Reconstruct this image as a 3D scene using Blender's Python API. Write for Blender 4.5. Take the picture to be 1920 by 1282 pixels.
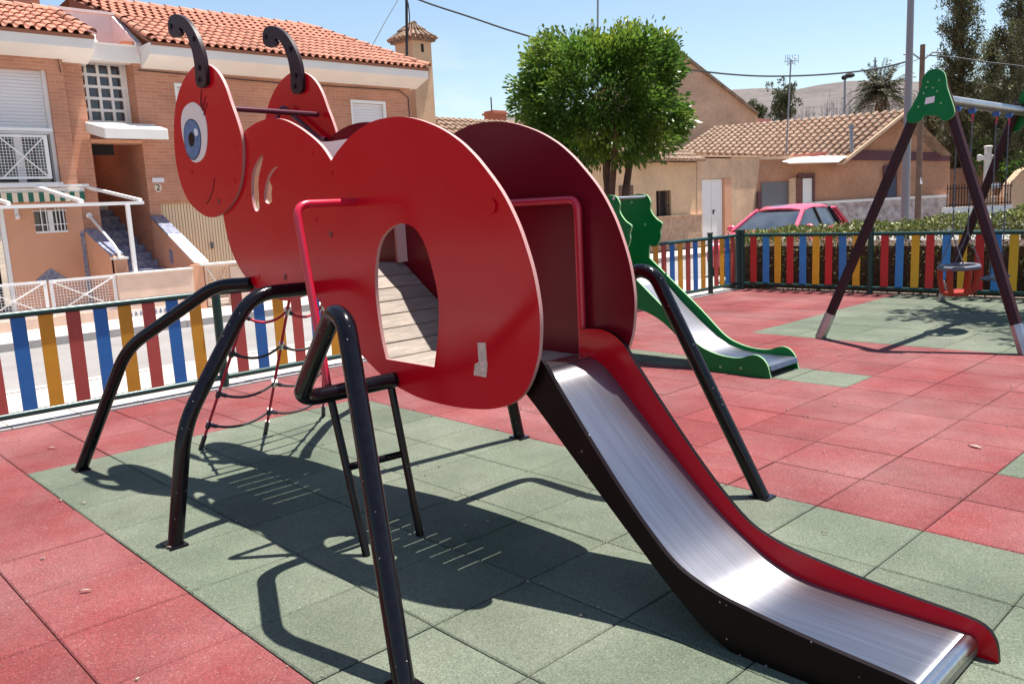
import bpy, bmesh, math, random
import numpy as np
from mathutils import Vector, Matrix, noise as mnoise
from mathutils.geometry import tessellate_polygon
random.seed(7); rng = np.random.default_rng(11)
for o in list(bpy.data.objects): bpy.data.objects.remove(o, do_unlink=True)
scene = bpy.context.scene
COL = scene.collection

# ------------------------------------------------------------------ camera
CAM = Vector((5.8252, -0.7196, 1.5134)); FPX = 1555.5
RGT = Vector((0.6912, 0.7210, -0.0488)); DWN = Vector((0.0825, -0.1458, -0.9859)); FWD = Vector((-0.7179, 0.6774, -0.1602))
cd = bpy.data.cameras.new('camera'); cam = bpy.data.objects.new('camera', cd); COL.objects.link(cam)
cd.sensor_width = 36.0; cd.lens = 36.0 * FPX / 1920.0; cd.clip_start = 0.05; cd.clip_end = 4000
up = -DWN; bk = -FWD
cam.matrix_world = Matrix(((RGT.x, up.x, bk.x, CAM.x), (RGT.y, up.y, bk.y, CAM.y), (RGT.z, up.z, bk.z, CAM.z), (0, 0, 0, 1)))
scene.camera = cam
scene.render.resolution_x = 1024; scene.render.resolution_y = 683

def P(px, py, depth):
    """point of the place seen at a photo pixel, at a given distance along the view axis"""
    return CAM + depth * (FWD + RGT * ((px - 960) / FPX) + DWN * ((py - 641) / FPX))
def pz(px, py, depth, z):
    v = P(px, py, depth); return Vector((v.x, v.y, z))

# ------------------------------------------------------------------ light
SUN = Vector((0.07, 0.28, 1.0)).normalized()
elev = math.asin(SUN.z); az = math.atan2(SUN.x, SUN.y)
sl = bpy.data.lights.new('sun', 'SUN'); sun = bpy.data.objects.new('sun', sl); COL.objects.link(sun)
sl.energy = 5.0; sl.angle = math.radians(0.53); sl.color = (1.0, 0.955, 0.88)
sun.rotation_euler = (-SUN).to_track_quat('-Z', 'Y').to_euler()
world = bpy.data.worlds.new('World'); scene.world = world; world.use_nodes = True
wt = world.node_tree; wt.nodes.clear()
wo = wt.nodes.new('ShaderNodeOutputWorld'); wb = wt.nodes.new('ShaderNodeBackground')
sky = wt.nodes.new('ShaderNodeTexSky'); sky.sky_type = 'NISHITA'; sky.sun_disc = False
sky.sun_elevation = elev; sky.sun_rotation = az; sky.altitude = 500; sky.air_density = 1.2; sky.dust_density = 0.6; sky.ozone_density = 1.0
wb.inputs['Strength'].default_value = 0.076
# thin low cumulus near the horizon, all the way round
tc = wt.nodes.new('ShaderNodeTexCoord'); mp = wt.nodes.new('ShaderNodeMapping'); mp.inputs['Scale'].default_value = (3.2, 3.2, 10.0)
mp.inputs['Location'].default_value = (0.35, 0.1, 0.2)
nz = wt.nodes.new('ShaderNodeTexNoise'); nz.inputs['Scale'].default_value = 1.6; nz.inputs['Detail'].default_value = 6; nz.inputs['Roughness'].default_value = 0.55
cr = wt.nodes.new('ShaderNodeValToRGB'); cr.color_ramp.elements[0].position = 0.60; cr.color_ramp.elements[1].position = 0.76
sx = wt.nodes.new('ShaderNodeSeparateXYZ'); mr = wt.nodes.new('ShaderNodeMapRange')
mr.inputs['From Min'].default_value = 0.22; mr.inputs['From Max'].default_value = 0.05
mu = wt.nodes.new('ShaderNodeMath'); mu.operation = 'MULTIPLY'
mx = wt.nodes.new('ShaderNodeMix'); mx.data_type = 'RGBA'
L = wt.links.new
L(tc.outputs['Generated'], mp.inputs['Vector']); L(mp.outputs['Vector'], nz.inputs['Vector']); L(nz.outputs['Fac'], cr.inputs['Fac'])
L(tc.outputs['Generated'], sx.inputs['Vector']); L(sx.outputs['Z'], mr.inputs['Value'])
L(cr.outputs['Color'], mu.inputs[0]); L(mr.outputs['Result'], mu.inputs[1]); L(mu.outputs['Value'], mx.inputs['Factor'])
mx.inputs['B'].default_value = (6.2, 6.4, 6.7, 1)
L(sky.outputs['Color'], mx.inputs['A']); L(mx.outputs['Result'], wb.inputs['Color']); L(wb.outputs['Background'], wo.inputs['Surface'])
vs = scene.view_settings; vs.view_transform = 'Standard'; vs.look = 'None'; vs.exposure = 1.15; vs.gamma = 1.0; vs.use_curve_mapping = False

# ------------------------------------------------------------------ materials
MATS = {}
def mat(name, col, rough=0.6, metal=0.0, var=0.0, vscale=6.0, var2=0.0, v2scale=60.0, bump=0.0, bscale=40.0, rnd=0.0, coat=0.0, col2=None, spec=0.5, alpha=None, trans=0.0, stretch=None, rvar=0.0):
    if name in MATS: return MATS[name]
    m = bpy.data.materials.new(name); m.use_nodes = True; t = m.node_tree; n = t.nodes; b = n['Principled BSDF']
    b.inputs['Roughness'].default_value = rough; b.inputs['Metallic'].default_value = metal
    b.inputs['Specular IOR Level'].default_value = spec
    b.inputs['Coat Weight'].default_value = coat; b.inputs['Coat Roughness'].default_value = 0.12
    b.inputs['Base Color'].default_value = (*col, 1)
    if trans: b.inputs['Transmission Weight'].default_value = trans
    tcn = n.new('ShaderNodeTexCoord'); src = tcn.outputs['Object']
    if stretch:
        mpn = n.new('ShaderNodeMapping'); mpn.inputs['Scale'].default_value = stretch; t.links.new(src, mpn.inputs['Vector']); src = mpn.outputs['Vector']
    cur = None
    def noise(scale, detail=4):
        q = n.new('ShaderNodeTexNoise'); q.inputs['Scale'].default_value = scale; q.inputs['Detail'].default_value = detail; t.links.new(src, q.inputs['Vector']); return q.outputs['Fac']
    def mixc(fac, A, B, lo=0.3, hi=0.7):
        r = n.new('ShaderNodeMapRange'); r.inputs['From Min'].default_value = lo; r.inputs['From Max'].default_value = hi; t.links.new(fac, r.inputs['Value'])
        x = n.new('ShaderNodeMix'); x.data_type = 'RGBA'; t.links.new(r.outputs['Result'], x.inputs['Factor'])
        for s, k in ((A, 'A'), (B, 'B')):
            if isinstance(s, tuple): x.inputs[k].default_value = (*s, 1)
            else: t.links.new(s, x.inputs[k])
        return x.outputs['Result']
    if col2: cur = mixc(noise(vscale), col, col2)
    elif var: cur = mixc(noise(vscale), tuple(c * (1 - var) for c in col), tuple(min(1, c * (1 + var)) for c in col))
    def scalec(c, fac, lo, hi, amt):
        r = n.new('ShaderNodeMapRange'); r.inputs['From Min'].default_value = lo; r.inputs['From Max'].default_value = hi
        r.inputs['To Min'].default_value = 1 - amt; r.inputs['To Max'].default_value = 1 + amt; t.links.new(fac, r.inputs['Value'])
        x = n.new('ShaderNodeMix'); x.data_type = 'RGBA'; x.blend_type = 'MULTIPLY'; x.inputs['Factor'].default_value = 1
        if c is None: x.inputs['A'].default_value = (*col, 1)
        else: t.links.new(c, x.inputs['A'])
        cb = n.new('ShaderNodeCombineColor')
        for k in range(3): t.links.new(r.outputs['Result'], cb.inputs[k])
        t.links.new(cb.outputs['Color'], x.inputs['B']); return x.outputs['Result']
    if var2: cur = scalec(cur, noise(v2scale, 2), 0.25, 0.75, var2)
    if rnd:
        oi = n.new('ShaderNodeObjectInfo'); cur = scalec(cur, oi.outputs['Random'], 0, 1, rnd)
    if cur is not None: t.links.new(cur, b.inputs['Base Color'])
    if rvar:
        r = n.new('ShaderNodeMapRange'); r.inputs['From Min'].default_value = .3; r.inputs['From Max'].default_value = .7
        r.inputs['To Min'].default_value = max(0.02, rough - rvar); r.inputs['To Max'].default_value = rough + rvar
        t.links.new(noise(vscale * 1.7, 5), r.inputs['Value']); t.links.new(r.outputs['Result'], b.inputs['Roughness'])
    if bump:
        bp = n.new('ShaderNodeBump'); bp.inputs['Strength'].default_value = bump; bp.inputs['Distance'].default_value = 0.01
        t.links.new(noise(bscale, 5), bp.inputs['Height']); t.links.new(bp.outputs['Normal'], b.inputs['Normal'])
    MATS[name] = m; return m

def mat_brick(name, c1, c2, mortar, bw=0.24, bh=0.062):
    m = bpy.data.materials.new(name); m.use_nodes = True; t = m.node_tree; n = t.nodes; b = n['Principled BSDF']; b.inputs['Roughness'].default_value = 0.85
    tcn = n.new('ShaderNodeTexCoord'); s = n.new('ShaderNodeSeparateXYZ'); a = n.new('ShaderNodeMath'); a.operation = 'ADD'; c = n.new('ShaderNodeCombineXYZ')
    t.links.new(tcn.outputs['Object'], s.inputs[0]); t.links.new(s.outputs['X'], a.inputs[0]); t.links.new(s.outputs['Y'], a.inputs[1])
    t.links.new(a.outputs[0], c.inputs['X']); t.links.new(s.outputs['Z'], c.inputs['Y'])
    k = n.new('ShaderNodeTexBrick'); t.links.new(c.outputs[0], k.inputs['Vector']); k.inputs['Scale'].default_value = 1.0
    k.inputs['Brick Width'].default_value = bw; k.inputs['Row Height'].default_value = bh; k.inputs['Mortar Size'].default_value = 0.006; k.inputs['Mortar Smooth'].default_value = 0.3
    k.inputs['Color1'].default_value = (*c1, 1); k.inputs['Color2'].default_value = (*c2, 1); k.inputs['Mortar'].default_value = (*mortar, 1)
    q = n.new('ShaderNodeTexNoise'); q.inputs['Scale'].default_value = 1.3; q.inputs['Detail'].default_value = 6; t.links.new(tcn.outputs['Object'], q.inputs['Vector'])
    r = n.new('ShaderNodeMapRange'); r.inputs['From Min'].default_value = .3; r.inputs['From Max'].default_value = .7; r.inputs['To Min'].default_value = .84; r.inputs['To Max'].default_value = 1.14; t.links.new(q.outputs['Fac'], r.inputs['Value'])
    cb = n.new('ShaderNodeCombineColor')
    for i in range(3): t.links.new(r.outputs['Result'], cb.inputs[i])
    x = n.new('ShaderNodeMix'); x.data_type = 'RGBA'; x.blend_type = 'MULTIPLY'; x.inputs['Factor'].default_value = 1
    t.links.new(k.outputs['Color'], x.inputs['A']); t.links.new(cb.outputs['Color'], x.inputs['B']); t.links.new(x.outputs['Result'], b.inputs['Base Color'])
    bp = n.new('ShaderNodeBump'); bp.inputs['Strength'].default_value = 0.6; bp.inputs['Distance'].default_value = 0.008; bp.invert = True
    t.links.new(k.outputs['Fac'], bp.inputs['Height']); t.links.new(bp.outputs['Normal'], b.inputs['Normal'])
    MATS[name] = m; return m

def mat_rubber(name, col, speck):
    m = bpy.data.materials.new(name); m.use_nodes = True; t = m.node_tree; n = t.nodes; b = n['Principled BSDF']
    b.inputs['Roughness'].default_value = 0.9; b.inputs['Specular IOR Level'].default_value = 0.25
    g = n.new('ShaderNodeNewGeometry')
    v = n.new('ShaderNodeTexVoronoi'); v.inputs['Scale'].default_value = 210; t.links.new(g.outputs['Position'], v.inputs['Vector'])
    sp = n.new('ShaderNodeSeparateColor'); t.links.new(v.outputs['Color'], sp.inputs[0])
    big = n.new('ShaderNodeTexNoise'); big.inputs['Scale'].default_value = 2.2; big.inputs['Detail'].default_value = 5; t.links.new(g.outputs['Position'], big.inputs['Vector'])
    oi = n.new('ShaderNodeObjectInfo')
    def mr(s, a, bb, c, d):
        r = n.new('ShaderNodeMapRange'); r.inputs[1].default_value = a; r.inputs[2].default_value = bb; r.inputs[3].default_value = c; r.inputs[4].default_value = d; t.links.new(s, r.inputs[0]); return r.outputs[0]
    def mm(a, bb):
        x = n.new('ShaderNodeMath'); x.operation = 'MULTIPLY'; t.links.new(a, x.inputs[0]); t.links.new(bb, x.inputs[1]); return x.outputs[0]
    f = mm(mm(mr(sp.outputs[0], 0, 1, 0.72, 1.28), mr(big.outputs['Fac'], .3, .7, 0.86, 1.12)), mr(oi.outputs['Random'], 0, 1, 0.90, 1.10))
    cb = n.new('ShaderNodeCombineColor')
    for i in range(3): t.links.new(f, cb.inputs[i])
    # pale worn dusty zones and pale granules
    w = n.new('ShaderNodeTexNoise'); w.inputs['Scale'].default_value = 0.9; w.inputs['Detail'].default_value = 8; w.inputs['Roughness'].default_value = 0.65; t.links.new(g.outputs['Position'], w.inputs['Vector'])
    x0 = n.new('ShaderNodeMix'); x0.data_type = 'RGBA'; x0.inputs['A'].default_value = (*col, 1); x0.inputs['B'].default_value = (*speck, 1)
    ad = n.new('ShaderNodeMath'); ad.operation = 'ADD'; t.links.new(mr(w.outputs['Fac'], .40, .72, 0.0, 0.55), ad.inputs[0]); t.links.new(mr(sp.outputs[1], .94, .97, 0, 0.55), ad.inputs[1])
    t.links.new(ad.outputs[0], x0.inputs['Factor'])
    x = n.new('ShaderNodeMix'); x.data_type = 'RGBA'; x.blend_type = 'MULTIPLY'; x.inputs['Factor'].default_value = 1
    t.links.new(x0.outputs['Result'], x.inputs['A']); t.links.new(cb.outputs['Color'], x.inputs['B']); t.links.new(x.outputs['Result'], b.inputs['Base Color'])
    bp = n.new('ShaderNodeBump'); bp.inputs['Strength'].default_value = 0.5; bp.inputs['Distance'].default_value = 0.004
    t.links.new(v.outputs['Distance'], bp.inputs['Height']); t.links.new(bp.outputs['Normal'], b.inputs['Normal'])
    MATS[name] = m; return m

def mat_leaf(name, c1, c2, c3=None, zlo=0, zhi=1, rough=0.45, trl=0.25, sc=14.0):
    m = bpy.data.materials.new(name); m.use_nodes = True; t = m.node_tree; n = t.nodes; b = n['Principled BSDF']; b.inputs['Roughness'].default_value = rough
    g = n.new('ShaderNodeNewGeometry'); at = n.new('ShaderNodeAttribute'); at.attribute_name = 'tint'
    x = n.new('ShaderNodeMix'); x.data_type = 'RGBA'; x.inputs['A'].default_value = (*c1, 1); x.inputs['B'].default_value = (*c2, 1); t.links.new(at.outputs['Fac'], x.inputs['Factor'])
    out = x.outputs['Result']
    if c3:
        a2 = n.new('ShaderNodeAttribute'); a2.attribute_name = 'young'
        y = n.new('ShaderNodeMix'); y.data_type = 'RGBA'; t.links.new(a2.outputs['Fac'], y.inputs['Factor']); t.links.new(out, y.inputs['A']); y.inputs['B'].default_value = (*c3, 1); out = y.outputs['Result']
    t.links.new(out, b.inputs['Base Color'])
    tr = n.new('ShaderNodeBsdfTranslucent'); t.links.new(out, tr.inputs['Color']); ms = n.new('ShaderNodeMixShader'); ms.inputs[0].default_value = trl
    t.links.new(b.outputs[0], ms.inputs[1]); t.links.new(tr.outputs[0], ms.inputs[2]); t.links.new(ms.outputs[0], n['Material Output'].inputs['Surface'])
    MATS[name] = m; return m

M_RED = mat('red_panel', (0.51, 0.0022, 0.012), 0.18, var=0.02, vscale=1.5, spec=0.32, rvar=0.05)
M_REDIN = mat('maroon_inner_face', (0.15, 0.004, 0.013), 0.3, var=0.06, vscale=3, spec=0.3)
M_REDEDGE = mat('panel_core_edge', (0.44, 0.22, 0.21), 0.6)
M_REDTUBE = mat('red_tube', (0.52, 0.012, 0.04), 0.28, coat=0.3)
M_BLACK = mat('black_tube', (0.005, 0.004, 0.006), 0.15, spec=.28, var=.3, vscale=30)
def flecks(m, scale=75, keep=.955, size=.15, col=(.42, .38, .36)):
    t = m.node_tree; n = t.nodes; b = n['Principled BSDF']; tcn = n.new('ShaderNodeTexCoord'); v = n.new('ShaderNodeTexVoronoi'); v.inputs['Scale'].default_value = scale
    t.links.new(tcn.outputs['Object'], v.inputs['Vector']); sp = n.new('ShaderNodeSeparateColor'); t.links.new(v.outputs['Color'], sp.inputs[0])
    a = n.new('ShaderNodeMath'); a.operation = 'LESS_THAN'; a.inputs[1].default_value = size; t.links.new(v.outputs['Distance'], a.inputs[0])
    c = n.new('ShaderNodeMath'); c.operation = 'GREATER_THAN'; c.inputs[1].default_value = keep; t.links.new(sp.outputs[0], c.inputs[0])
    d = n.new('ShaderNodeMath'); d.operation = 'MULTIPLY'; t.links.new(a.outputs[0], d.inputs[0]); t.links.new(c.outputs[0], d.inputs[1])
    x = n.new('ShaderNodeMix'); x.data_type = 'RGBA'; x.inputs['B'].default_value = (*col, 1); t.links.new(d.outputs[0], x.inputs['Factor'])
    src = b.inputs['Base Color'].links[0].from_socket if b.inputs['Base Color'].links else None
    if src: t.links.new(src, x.inputs['A'])
    else: x.inputs['A'].default_value = b.inputs['Base Color'].default_value
    t.links.new(x.outputs['Result'], b.inputs['Base Color'])
flecks(M_BLACK)
M_MAROON = mat('maroon_tube', (0.07, 0.006, 0.018), 0.3, spec=.3)
M_BLKPANEL = mat('black_panel', (0.007, 0.0035, 0.0035), 0.4, var=.3, vscale=8, spec=.12)
flecks(M_BLKPANEL, 40, .93, .12)
M_STEEL = mat('brushed_steel', (0.33, 0.322, 0.345), 0.34, 1.0, var2=.13, v2scale=30, var=.06, vscale=16, stretch=(.12, 3.0, .12))
_t = M_STEEL.node_tree; _tg = _t.nodes.new('ShaderNodeTangent'); _tg.direction_type = 'UV_MAP'; _tg.uv_map = 'brush'
_b = _t.nodes['Principled BSDF']; _b.inputs['Anisotropic'].default_value = 0.8; _t.links.new(_tg.outputs[0], _b.inputs['Tangent'])
M_STEELR = mat('rolled_steel', (0.50, 0.49, 0.51), 0.25, 1.0, var2=.10, v2scale=40)
M_GALV = mat('galvanised_steel', (0.42, 0.42, 0.45), 0.42, 1.0, var=.12, vscale=9)
M_ANT = mat('dark_antenna', (0.022, 0.011, 0.015), 0.4, spec=.2)
M_WOODDECK = mat('weathered_wood', (0.26, 0.215, 0.18), 0.8, var=.22, vscale=8, var2=.15, v2scale=40, bump=.3, bscale=60, rnd=.14, stretch=(6, 1, 6))
M_CREAM = mat('cream_board', (0.72, 0.52, 0.50), 0.5)
M_WHITE = mat('eye_white', (0.78, 0.75, 0.70), 0.4)
M_IRIS = mat('eye_iris', (0.085, 0.17, 0.33), 0.4, col2=(0.15, 0.26, 0.43), vscale=30, spec=.15)
M_IRISD = mat('eye_iris_rim', (0.02, 0.035, 0.08), 0.4, spec=.15)
M_PUPIL = mat('eye_pupil', (0.006, 0.005, 0.008), 0.4, spec=.1)
M_GLINT = mat('eye_glint', (0.8, 0.85, 0.9), 0.4)
M_ENGRAVE = mat('engraved_line', (0.10, 0.004, 0.008), 0.6)
M_BOLT = mat('bolt_cap', (0.16, 0.01, 0.02), 0.4)
M_BOLTM = mat('bolt_metal', (0.55, 0.5, 0.5), 0.35, 1.0)
M_TAPE = mat('worn_tape', (0.62, 0.50, 0.42), 0.85, var=.25, vscale=60, bump=.4, bscale=90)
M_ROPER = mat('red_rope', (0.42, 0.012, 0.035), 0.7)
M_ROPEB = mat('black_rope', (0.02, 0.018, 0.02), 0.7)
M_CONN = mat('rope_connector', (0.03, 0.02, 0.035), 0.35)
M_ALU = mat('aluminium_clamp', (0.7, 0.7, 0.72), 0.3, 1.0)
M_TILER = mat_rubber('red_rubber', (0.158, 0.032, 0.033), (0.225, 0.125, 0.12))
M_TILEG = mat_rubber('green_rubber', (0.087, 0.106, 0.075), (0.175, 0.177, 0.142))
M_SUB = mat('dark_joint', (0.05, 0.028, 0.026), 0.95)
M_KERB = mat('pale_concrete', (0.42, 0.38, 0.35), 0.85, var=.1, vscale=3, var2=.08, v2scale=50, bump=.2)
M_PAVE = mat('pale_pavement', (0.42, 0.36, 0.32), 0.9, var=.12, vscale=1.6, var2=.10, v2scale=30, bump=.2)
M_ROAD = mat('sun_bleached_asphalt', (0.215, 0.200, 0.192), 0.92, var=.12, vscale=1.2, var2=.16, v2scale=90, bump=.3, bscale=120)
M_GROUND = mat('dry_earth', (0.20, 0.155, 0.115), 0.95, var=.25, vscale=.2, var2=.15, v2scale=3)
M_FGREEN = mat('fence_green', (0.012, 0.048, 0.042), 0.3, spec=.4)
M_SRED = mat('slat_red', (0.40, 0.070, 0.055), 0.6, var=.08, vscale=7, rnd=.12)
M_SREDB = mat('slat_red_bright', (0.58, 0.022, 0.022), 0.55, var=.08, vscale=7, rnd=.1)
M_SBLU = mat('slat_blue', (0.016, 0.135, 0.40), 0.55, var=.08, vscale=7, rnd=.12)
M_SYEL = mat('slat_yellow', (0.58, 0.28, 0.018), 0.6, var=.08, vscale=7, rnd=.12)
M_SBLUB = mat('slat_blue_bright', (0.035, 0.22, 0.55), 0.55, var=.08, vscale=7, rnd=.1)
M_SYELB = mat('slat_yellow_bright', (0.72, 0.38, 0.018), 0.55, var=.08, vscale=7, rnd=.1)
M_GRN = mat('green_panel', (0.003, 0.150, 0.034), 0.36, var=.08, vscale=5, spec=.2)
M_GRNEDGE = mat('green_panel_edge', (0.22, 0.42, 0.20), 0.6)
M_TIMBER = mat('purple_brown_timber', (0.034, 0.010, 0.014), 0.55, spec=.25, var=.25, vscale=6, bump=.2, stretch=(8, 8, 1))
M_BRICK = mat_brick('facade_brick', (0.47, 0.195, 0.112), (0.54, 0.24, 0.145), (0.54, 0.33, 0.23))
M_BRICKD = mat_brick('red_brick', (0.46, 0.13, 0.075), (0.52, 0.16, 0.09), (0.45, 0.25, 0.18))
M_STUC = mat('salmon_stucco', (0.66, 0.34, 0.21), 0.9, var=.07, vscale=1.5, bump=.25, bscale=60)
M_STUCL = mat('pale_stucco', (0.72, 0.52, 0.40), 0.9, var=.12, vscale=2.5, bump=.25, bscale=60)
M_WHITEP = mat('white_paint', (0.80, 0.78, 0.76), 0.55, var=.03, vscale=4)
M_OFFW = mat('off_white_render', (0.80, 0.76, 0.71), 0.8, var=.04, vscale=2)
M_PINKW = mat('pinkish_render', (0.76, 0.62, 0.60), 0.85, var=.08, vscale=3)
M_SHUT = mat('shutter_plastic', (0.72, 0.70, 0.71), 0.6)
M_GLASS = mat('dark_glass', (0.035, 0.030, 0.042), 0.08, spec=.8)
M_DARK = mat('dark_interior', (0.012, 0.010, 0.012), 0.9)
M_ROOFT = mat('terracotta_tile', (0.40, 0.165, 0.105), 0.8, var=.16, vscale=5, var2=.1, v2scale=30, rnd=.22)
M_ROOFO = mat('old_clay_tile', (0.20, 0.12, 0.075), 0.9, col2=(0.32, 0.225, 0.16), vscale=3.5, var2=.25, v2scale=9)
M_ROOFU = mat('tile_bed_mortar', (0.26, 0.115, 0.075), 0.95)  # one even clay-brown colour for the roof slabs beneath the tiles
M_BTILE = mat('blue_glazed_tile', (0.10, 0.12, 0.24), 0.35, col2=(0.36, 0.37, 0.42), vscale=14, rnd=.2)
M_GARAGE = mat('cream_garage_door', (0.72, 0.57, 0.38), 0.55)
M_AWNG = mat('awning_green', (0.02, 0.13, 0.085), 0.8)
M_AWNW = mat('awning_cream', (0.74, 0.60, 0.46), 0.8)
M_OCHRE = mat('ochre_render', (0.66, 0.445, 0.27), 0.9, var=.13, vscale=.8, var2=.07, v2scale=7, bump=.3, bscale=25)
M_OCHREB = mat('rough_tan_render', (0.62, 0.41, 0.27), 0.95, var=.16, vscale=1.3, var2=.1, v2scale=8, bump=.6, bscale=14)
M_BROWNR = mat('brown_render', (0.46, 0.235, 0.142), 0.95, var=.14, vscale=1.2, var2=.12, v2scale=10, bump=.4, bscale=16)
M_STONE = mat('rough_stone_base', (0.42, 0.26, 0.17), 0.95, col2=(0.62, 0.42, 0.29), vscale=7, bump=.8, bscale=9)
M_CARP = mat('car_paint', (0.72, 0.075, 0.13), 0.3, coat=0.6)
M_CARGL = mat('car_glass', (0.030, 0.040, 0.058), 0.04, spec=.7, col2=(0.075, 0.085, 0.10), vscale=2.2)
M_TYRE = mat('tyre_rubber', (0.02, 0.02, 0.02), 0.8)
M_BARK = mat('dark_bark', (0.085, 0.05, 0.035), 0.95, var=.3, vscale=8, bump=.8, bscale=25, stretch=(3, 3, .8))
M_POLEG = mat('grey_lamp_post', (0.24, 0.23, 0.25), 0.5, .3)
M_POLEW = mat('wood_pole', (0.17, 0.10, 0.07), 0.9, var=.2, vscale=4)
M_CABLE = mat('cable_rubber', (0.02, 0.022, 0.028), 0.7)
M_CROSS = mat('white_stone', (0.72, 0.66, 0.62), 0.85, var=.1, vscale=5)
M_PLUM = mat('plum_paint', (0.12, 0.045, 0.055), 0.7)
M_GREYD = mat('grey_door', (0.17, 0.165, 0.175), 0.6)
M_ORANGE = mat('orange_plastic', (0.30, 0.028, 0.012), 0.4, spec=.3)
M_BLUEP = mat('blue_plastic', (0.02, 0.10, 0.40), 0.4)
M_RIM = mat('dark_rubber_rim', (0.10, 0.11, 0.14), 0.6)
M_STICK = mat('sticker_white', (0.75, 0.72, 0.76), 0.5)
M_LITTER = mat('dry_leaf', (0.30, 0.23, 0.19), 0.8)
M_LEAF = mat_leaf('citrus_leaf', (0.036, 0.098, 0.016), (0.125, 0.225, 0.030), (0.42, 0.47, 0.05), rough=.34, trl=.40)
M_HEDGE = mat_leaf('hedge_leaf', (0.072, 0.080, 0.024), (0.155, 0.165, 0.044), (0.26, 0.30, 0.065), rough=.5, trl=.2)
M_CONIF = mat_leaf('conifer_leaf', (0.070, 0.080, 0.032), (0.150, 0.150, 0.066), (0.24, 0.22, 0.11), rough=.6, trl=.35)
M_PALM = mat_leaf('palm_leaf', (0.055, 0.060, 0.025), (0.12, 0.115, 0.055), (0.22, 0.14, 0.06), rough=.5, trl=.15)
M_PINE = mat_leaf('pine_leaf', (0.055, 0.065, 0.028), (0.11, 0.115, 0.05), None, rough=.6, trl=.1)
M_HILL = mat('scrub_hillside', (0.075, 0.060, 0.054), 0.95, col2=(0.125, 0.103, 0.096), vscale=.035, var2=.22, v2scale=.3)
M_BARE = mat('bare_grey_wood', (0.26, 0.215, 0.21), 0.95)

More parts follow.
